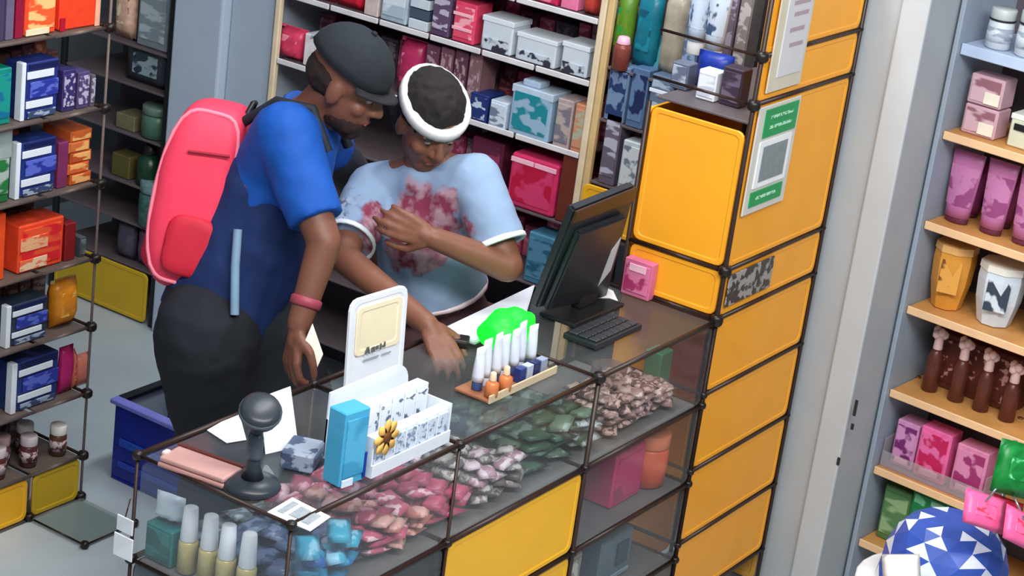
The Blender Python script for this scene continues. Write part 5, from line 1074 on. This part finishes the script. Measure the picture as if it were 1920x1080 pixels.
kR2 = Vector((hpR.x, hpR.y - 0.0, 0.47)); kL2 = Vector((hpL.x, hpL.y, 0.47)); aR2 = Vector((kR2.x + 0.02, kR2.y + 0.05, 0.09)); aL2 = Vector((kL2.x, kL2.y + 0.05, 0.09))
WP_ = head_parts(h2, M2, 0.98)
WP_ += [('c', n2, 0.055, h2 + M2 @ Vector((0, -0.02, -0.03)), 0.05), ('c', hp2, 0.12, wa2, 0.105), ('c', wa2, 0.105, ch2, 0.12), ('c', ch2, 0.11, n2, 0.065), ('c', n2, 0.055, sr2, 0.05), ('c', n2, 0.055, sl2, 0.05), ('c', sr2, 0.055, ch2, 0.09), ('c', sl2, 0.055, ch2, 0.09),
       ('c', sr2, 0.048, er2, 0.040), ('c', er2, 0.041, wr2, 0.028), ('c', sl2, 0.048, el2, 0.040), ('c', el2, 0.040, wl2, 0.028),
       ('c', hpR, 0.10, kR2, 0.062), ('c', kR2, 0.06, aR2, 0.04), ('c', hpL, 0.10, kL2, 0.062), ('c', kL2, 0.06, aL2, 0.04), ('c', hp2, 0.11, hpR, 0.1), ('c', hp2, 0.11, hpL, 0.1)]
for a_ in (aR2, aL2): WP_.append(('c', a_ - Vector((0, 0, 0.045)), 0.038, a_ + fd2 * 0.12 - Vector((0, 0, 0.055)), 0.030))
WP_ += hand_parts(wr2, (D(755, 424, 5.13) - wr2), (ch2 - wr2), 1, 0.45, 0.95)
hd2 = (D(828, 672, 5.02) - wl2).normalized(); hd2.z *= 0.6
WP_ += hand_parts(wl2, hd2, Vector((0.2, -0.3, -1)), 1, 0.5, 0.95)
blob('body', WP_, SKIN2, wm, 0.0055, 4)
face_bits(wm, h2, M2, 0.98)
HAIR = mat((28, 22, 22), 0.85, 0, 0.3, 60)
blob('hair', [('e', h2 + M2 @ Vector((0, -0.022, 0.050)), M2, (0.084, 0.100, 0.088)), ('e', h2 + M2 @ Vector((0, -0.055, -0.02)), M2, (0.076, 0.066, 0.07))], HAIR, wm, 0.006, 3, 0.004, 50)
hb = link('headband', lathe_mesh([(0.093, -0.014), (0.098, -0.008), (0.098, 0.010), (0.093, 0.016)], 28, 0.95, 1.1), mat((206, 204, 206), 0.5, 0, 0.05), wm)
hb.matrix_basis = Matrix.Translation(h2 + M2 @ Vector((0, -0.010, 0.065)) - wm.location) @ M2.to_4x4() @ Matrix.Rotation(math.radians(-14), 4, 'X')
# t-shirt, the chest print is part of its cloth
def tee_material():
    m = bpy.data.materials.new('tee_cloth'); m.use_nodes = True; nt = m.node_tree; b = nt.nodes['Principled BSDF']; b.inputs['Roughness'].default_value = 0.85
    tc = nt.nodes.new('ShaderNodeTexCoord')
    def mask(c, r, soft=0.008):
        v = nt.nodes.new('ShaderNodeVectorMath'); v.operation = 'DISTANCE'; nt.links.new(tc.outputs['Object'], v.inputs[0]); v.inputs[1].default_value = c
        mr = nt.nodes.new('ShaderNodeMapRange'); mr.inputs['From Min'].default_value = r + soft; mr.inputs['From Max'].default_value = r - soft; ng = nt.nodes.new('ShaderNodeTexNoise'); ng.inputs['Scale'].default_value = 14; ng.inputs['Detail'].default_value = 3; nt.links.new(tc.outputs['Object'], ng.inputs['Vector'])
        ma = nt.nodes.new('ShaderNodeMath'); ma.operation = 'MULTIPLY_ADD'; ma.inputs[1].default_value = 0.16; nt.links.new(ng.outputs['Fac'], ma.inputs[0]); nt.links.new(v.outputs['Value'], ma.inputs[2])
        nt.links.new(ma.outputs[0], mr.inputs['Value']); return mr.outputs[0]
    n = nt.nodes.new('ShaderNodeTexNoise'); n.inputs['Scale'].default_value = 26; n.inputs['Detail'].default_value = 3; nt.links.new(tc.outputs['Object'], n.inputs['Vector'])
    cr = nt.nodes.new('ShaderNodeValToRGB'); e = cr.color_ramp.elements; e[0].position = 0.42; e[0].color = (*lin((128, 46, 72)), 1); e[1].position = 0.62; e[1].color = (*lin((176, 140, 154)), 1)
    nt.links.new(n.outputs['Fac'], cr.inputs['Fac'])
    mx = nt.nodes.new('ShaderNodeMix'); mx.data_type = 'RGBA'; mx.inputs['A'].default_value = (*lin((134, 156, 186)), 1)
    c1 = D(772, 440, 5.22) - wm.location
    nt.links.new(mask(c1, 0.215), mx.inputs['Factor']); nt.links.new(cr.outputs['Color'], mx.inputs['B'])
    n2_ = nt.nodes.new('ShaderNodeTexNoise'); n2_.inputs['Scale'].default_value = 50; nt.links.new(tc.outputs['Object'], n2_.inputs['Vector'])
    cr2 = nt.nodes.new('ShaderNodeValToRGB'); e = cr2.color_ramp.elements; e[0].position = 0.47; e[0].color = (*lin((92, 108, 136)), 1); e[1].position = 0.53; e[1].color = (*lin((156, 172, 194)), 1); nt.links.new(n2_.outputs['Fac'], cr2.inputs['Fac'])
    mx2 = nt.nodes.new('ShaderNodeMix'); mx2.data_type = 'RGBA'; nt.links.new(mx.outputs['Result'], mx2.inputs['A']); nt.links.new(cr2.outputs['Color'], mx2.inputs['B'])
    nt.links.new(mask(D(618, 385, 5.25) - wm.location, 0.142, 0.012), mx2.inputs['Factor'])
    nt.links.new(mx2.outputs['Result'], b.inputs['Base Color'])
    return m
TEE = tee_material()
shirt = blob('t_shirt', [('c', ch2, 0.128, n2 - Vector((0, 0, 0.035)), 0.082), ('h', ch2, 0.130, ch2.lerp(wa2, 1.02), 0.140), ('c', sr2, 0.068, ch2, 0.11), ('c', sl2, 0.066, ch2, 0.11), ('c', n2 - Vector((0, 0, 0.035)), 0.068, sr2, 0.066), ('c', n2 - Vector((0, 0, 0.035)), 0.068, sl2, 0.064),
                 ('h', sr2, 0.067, sr2.lerp(er2, 0.74), 0.070), ('h', sl2, 0.066, sl2.lerp(el2, 0.80), 0.070)], TEE, wm, 0.0075, 6, 0.005, 12)
def cuff(p0, p1, t, r, m, parent, name='cuff'):
    c_ = link(name, lathe_mesh([(r * 0.97, -0.008), (r * 1.02, -0.005), (r * 1.02, 0.005), (r * 0.97, 0.008), (r * 0.92, 0.0)], 24), m, parent); c_.matrix_basis = Matrix.Translation(p0.lerp(p1, t) - parent.location) @ (p1 - p0).to_track_quat('Z', 'Y').to_matrix().to_4x4()
CUFM = mat((222, 230, 238), 0.7, 0, 0.03)
cuff(sr2, er2, 0.73, 0.070, CUFM, wm); cuff(sl2, el2, 0.79, 0.070, CUFM, wm); cuff(ch2, wa2, 0.99, 0.139, mat((216, 196, 200), 0.7), wm, 'hem')
blob('trousers', [('c', hp2, 0.128, wa2.lerp(hp2, 0.35), 0.118), ('c', hp2, 0.125, hpR, 0.12), ('c', hp2, 0.125, hpL, 0.12), ('c', hpR, 0.12, kR2, 0.085), ('h', kR2, 0.085, aR2 - Vector((0, 0, 0.02)), 0.07), ('c', hpL, 0.12, kL2, 0.085), ('h', kL2, 0.085, aL2 - Vector((0, 0, 0.02)), 0.07)], mat((70, 44, 48), 0.85), wm, 0.009, 5, 0.004, 9)
for a_ in (aR2, aL2):
    g0 = Vector((a_.x, a_.y, 0.043)); blob('shoe', [('c', g0 - fd2 * 0.03, 0.042, g0 + fd2 * 0.13, 0.038), ('c', g0, 0.042, a_, 0.046)], mat((60, 60, 64), 0.6), wm, 0.008, 4)
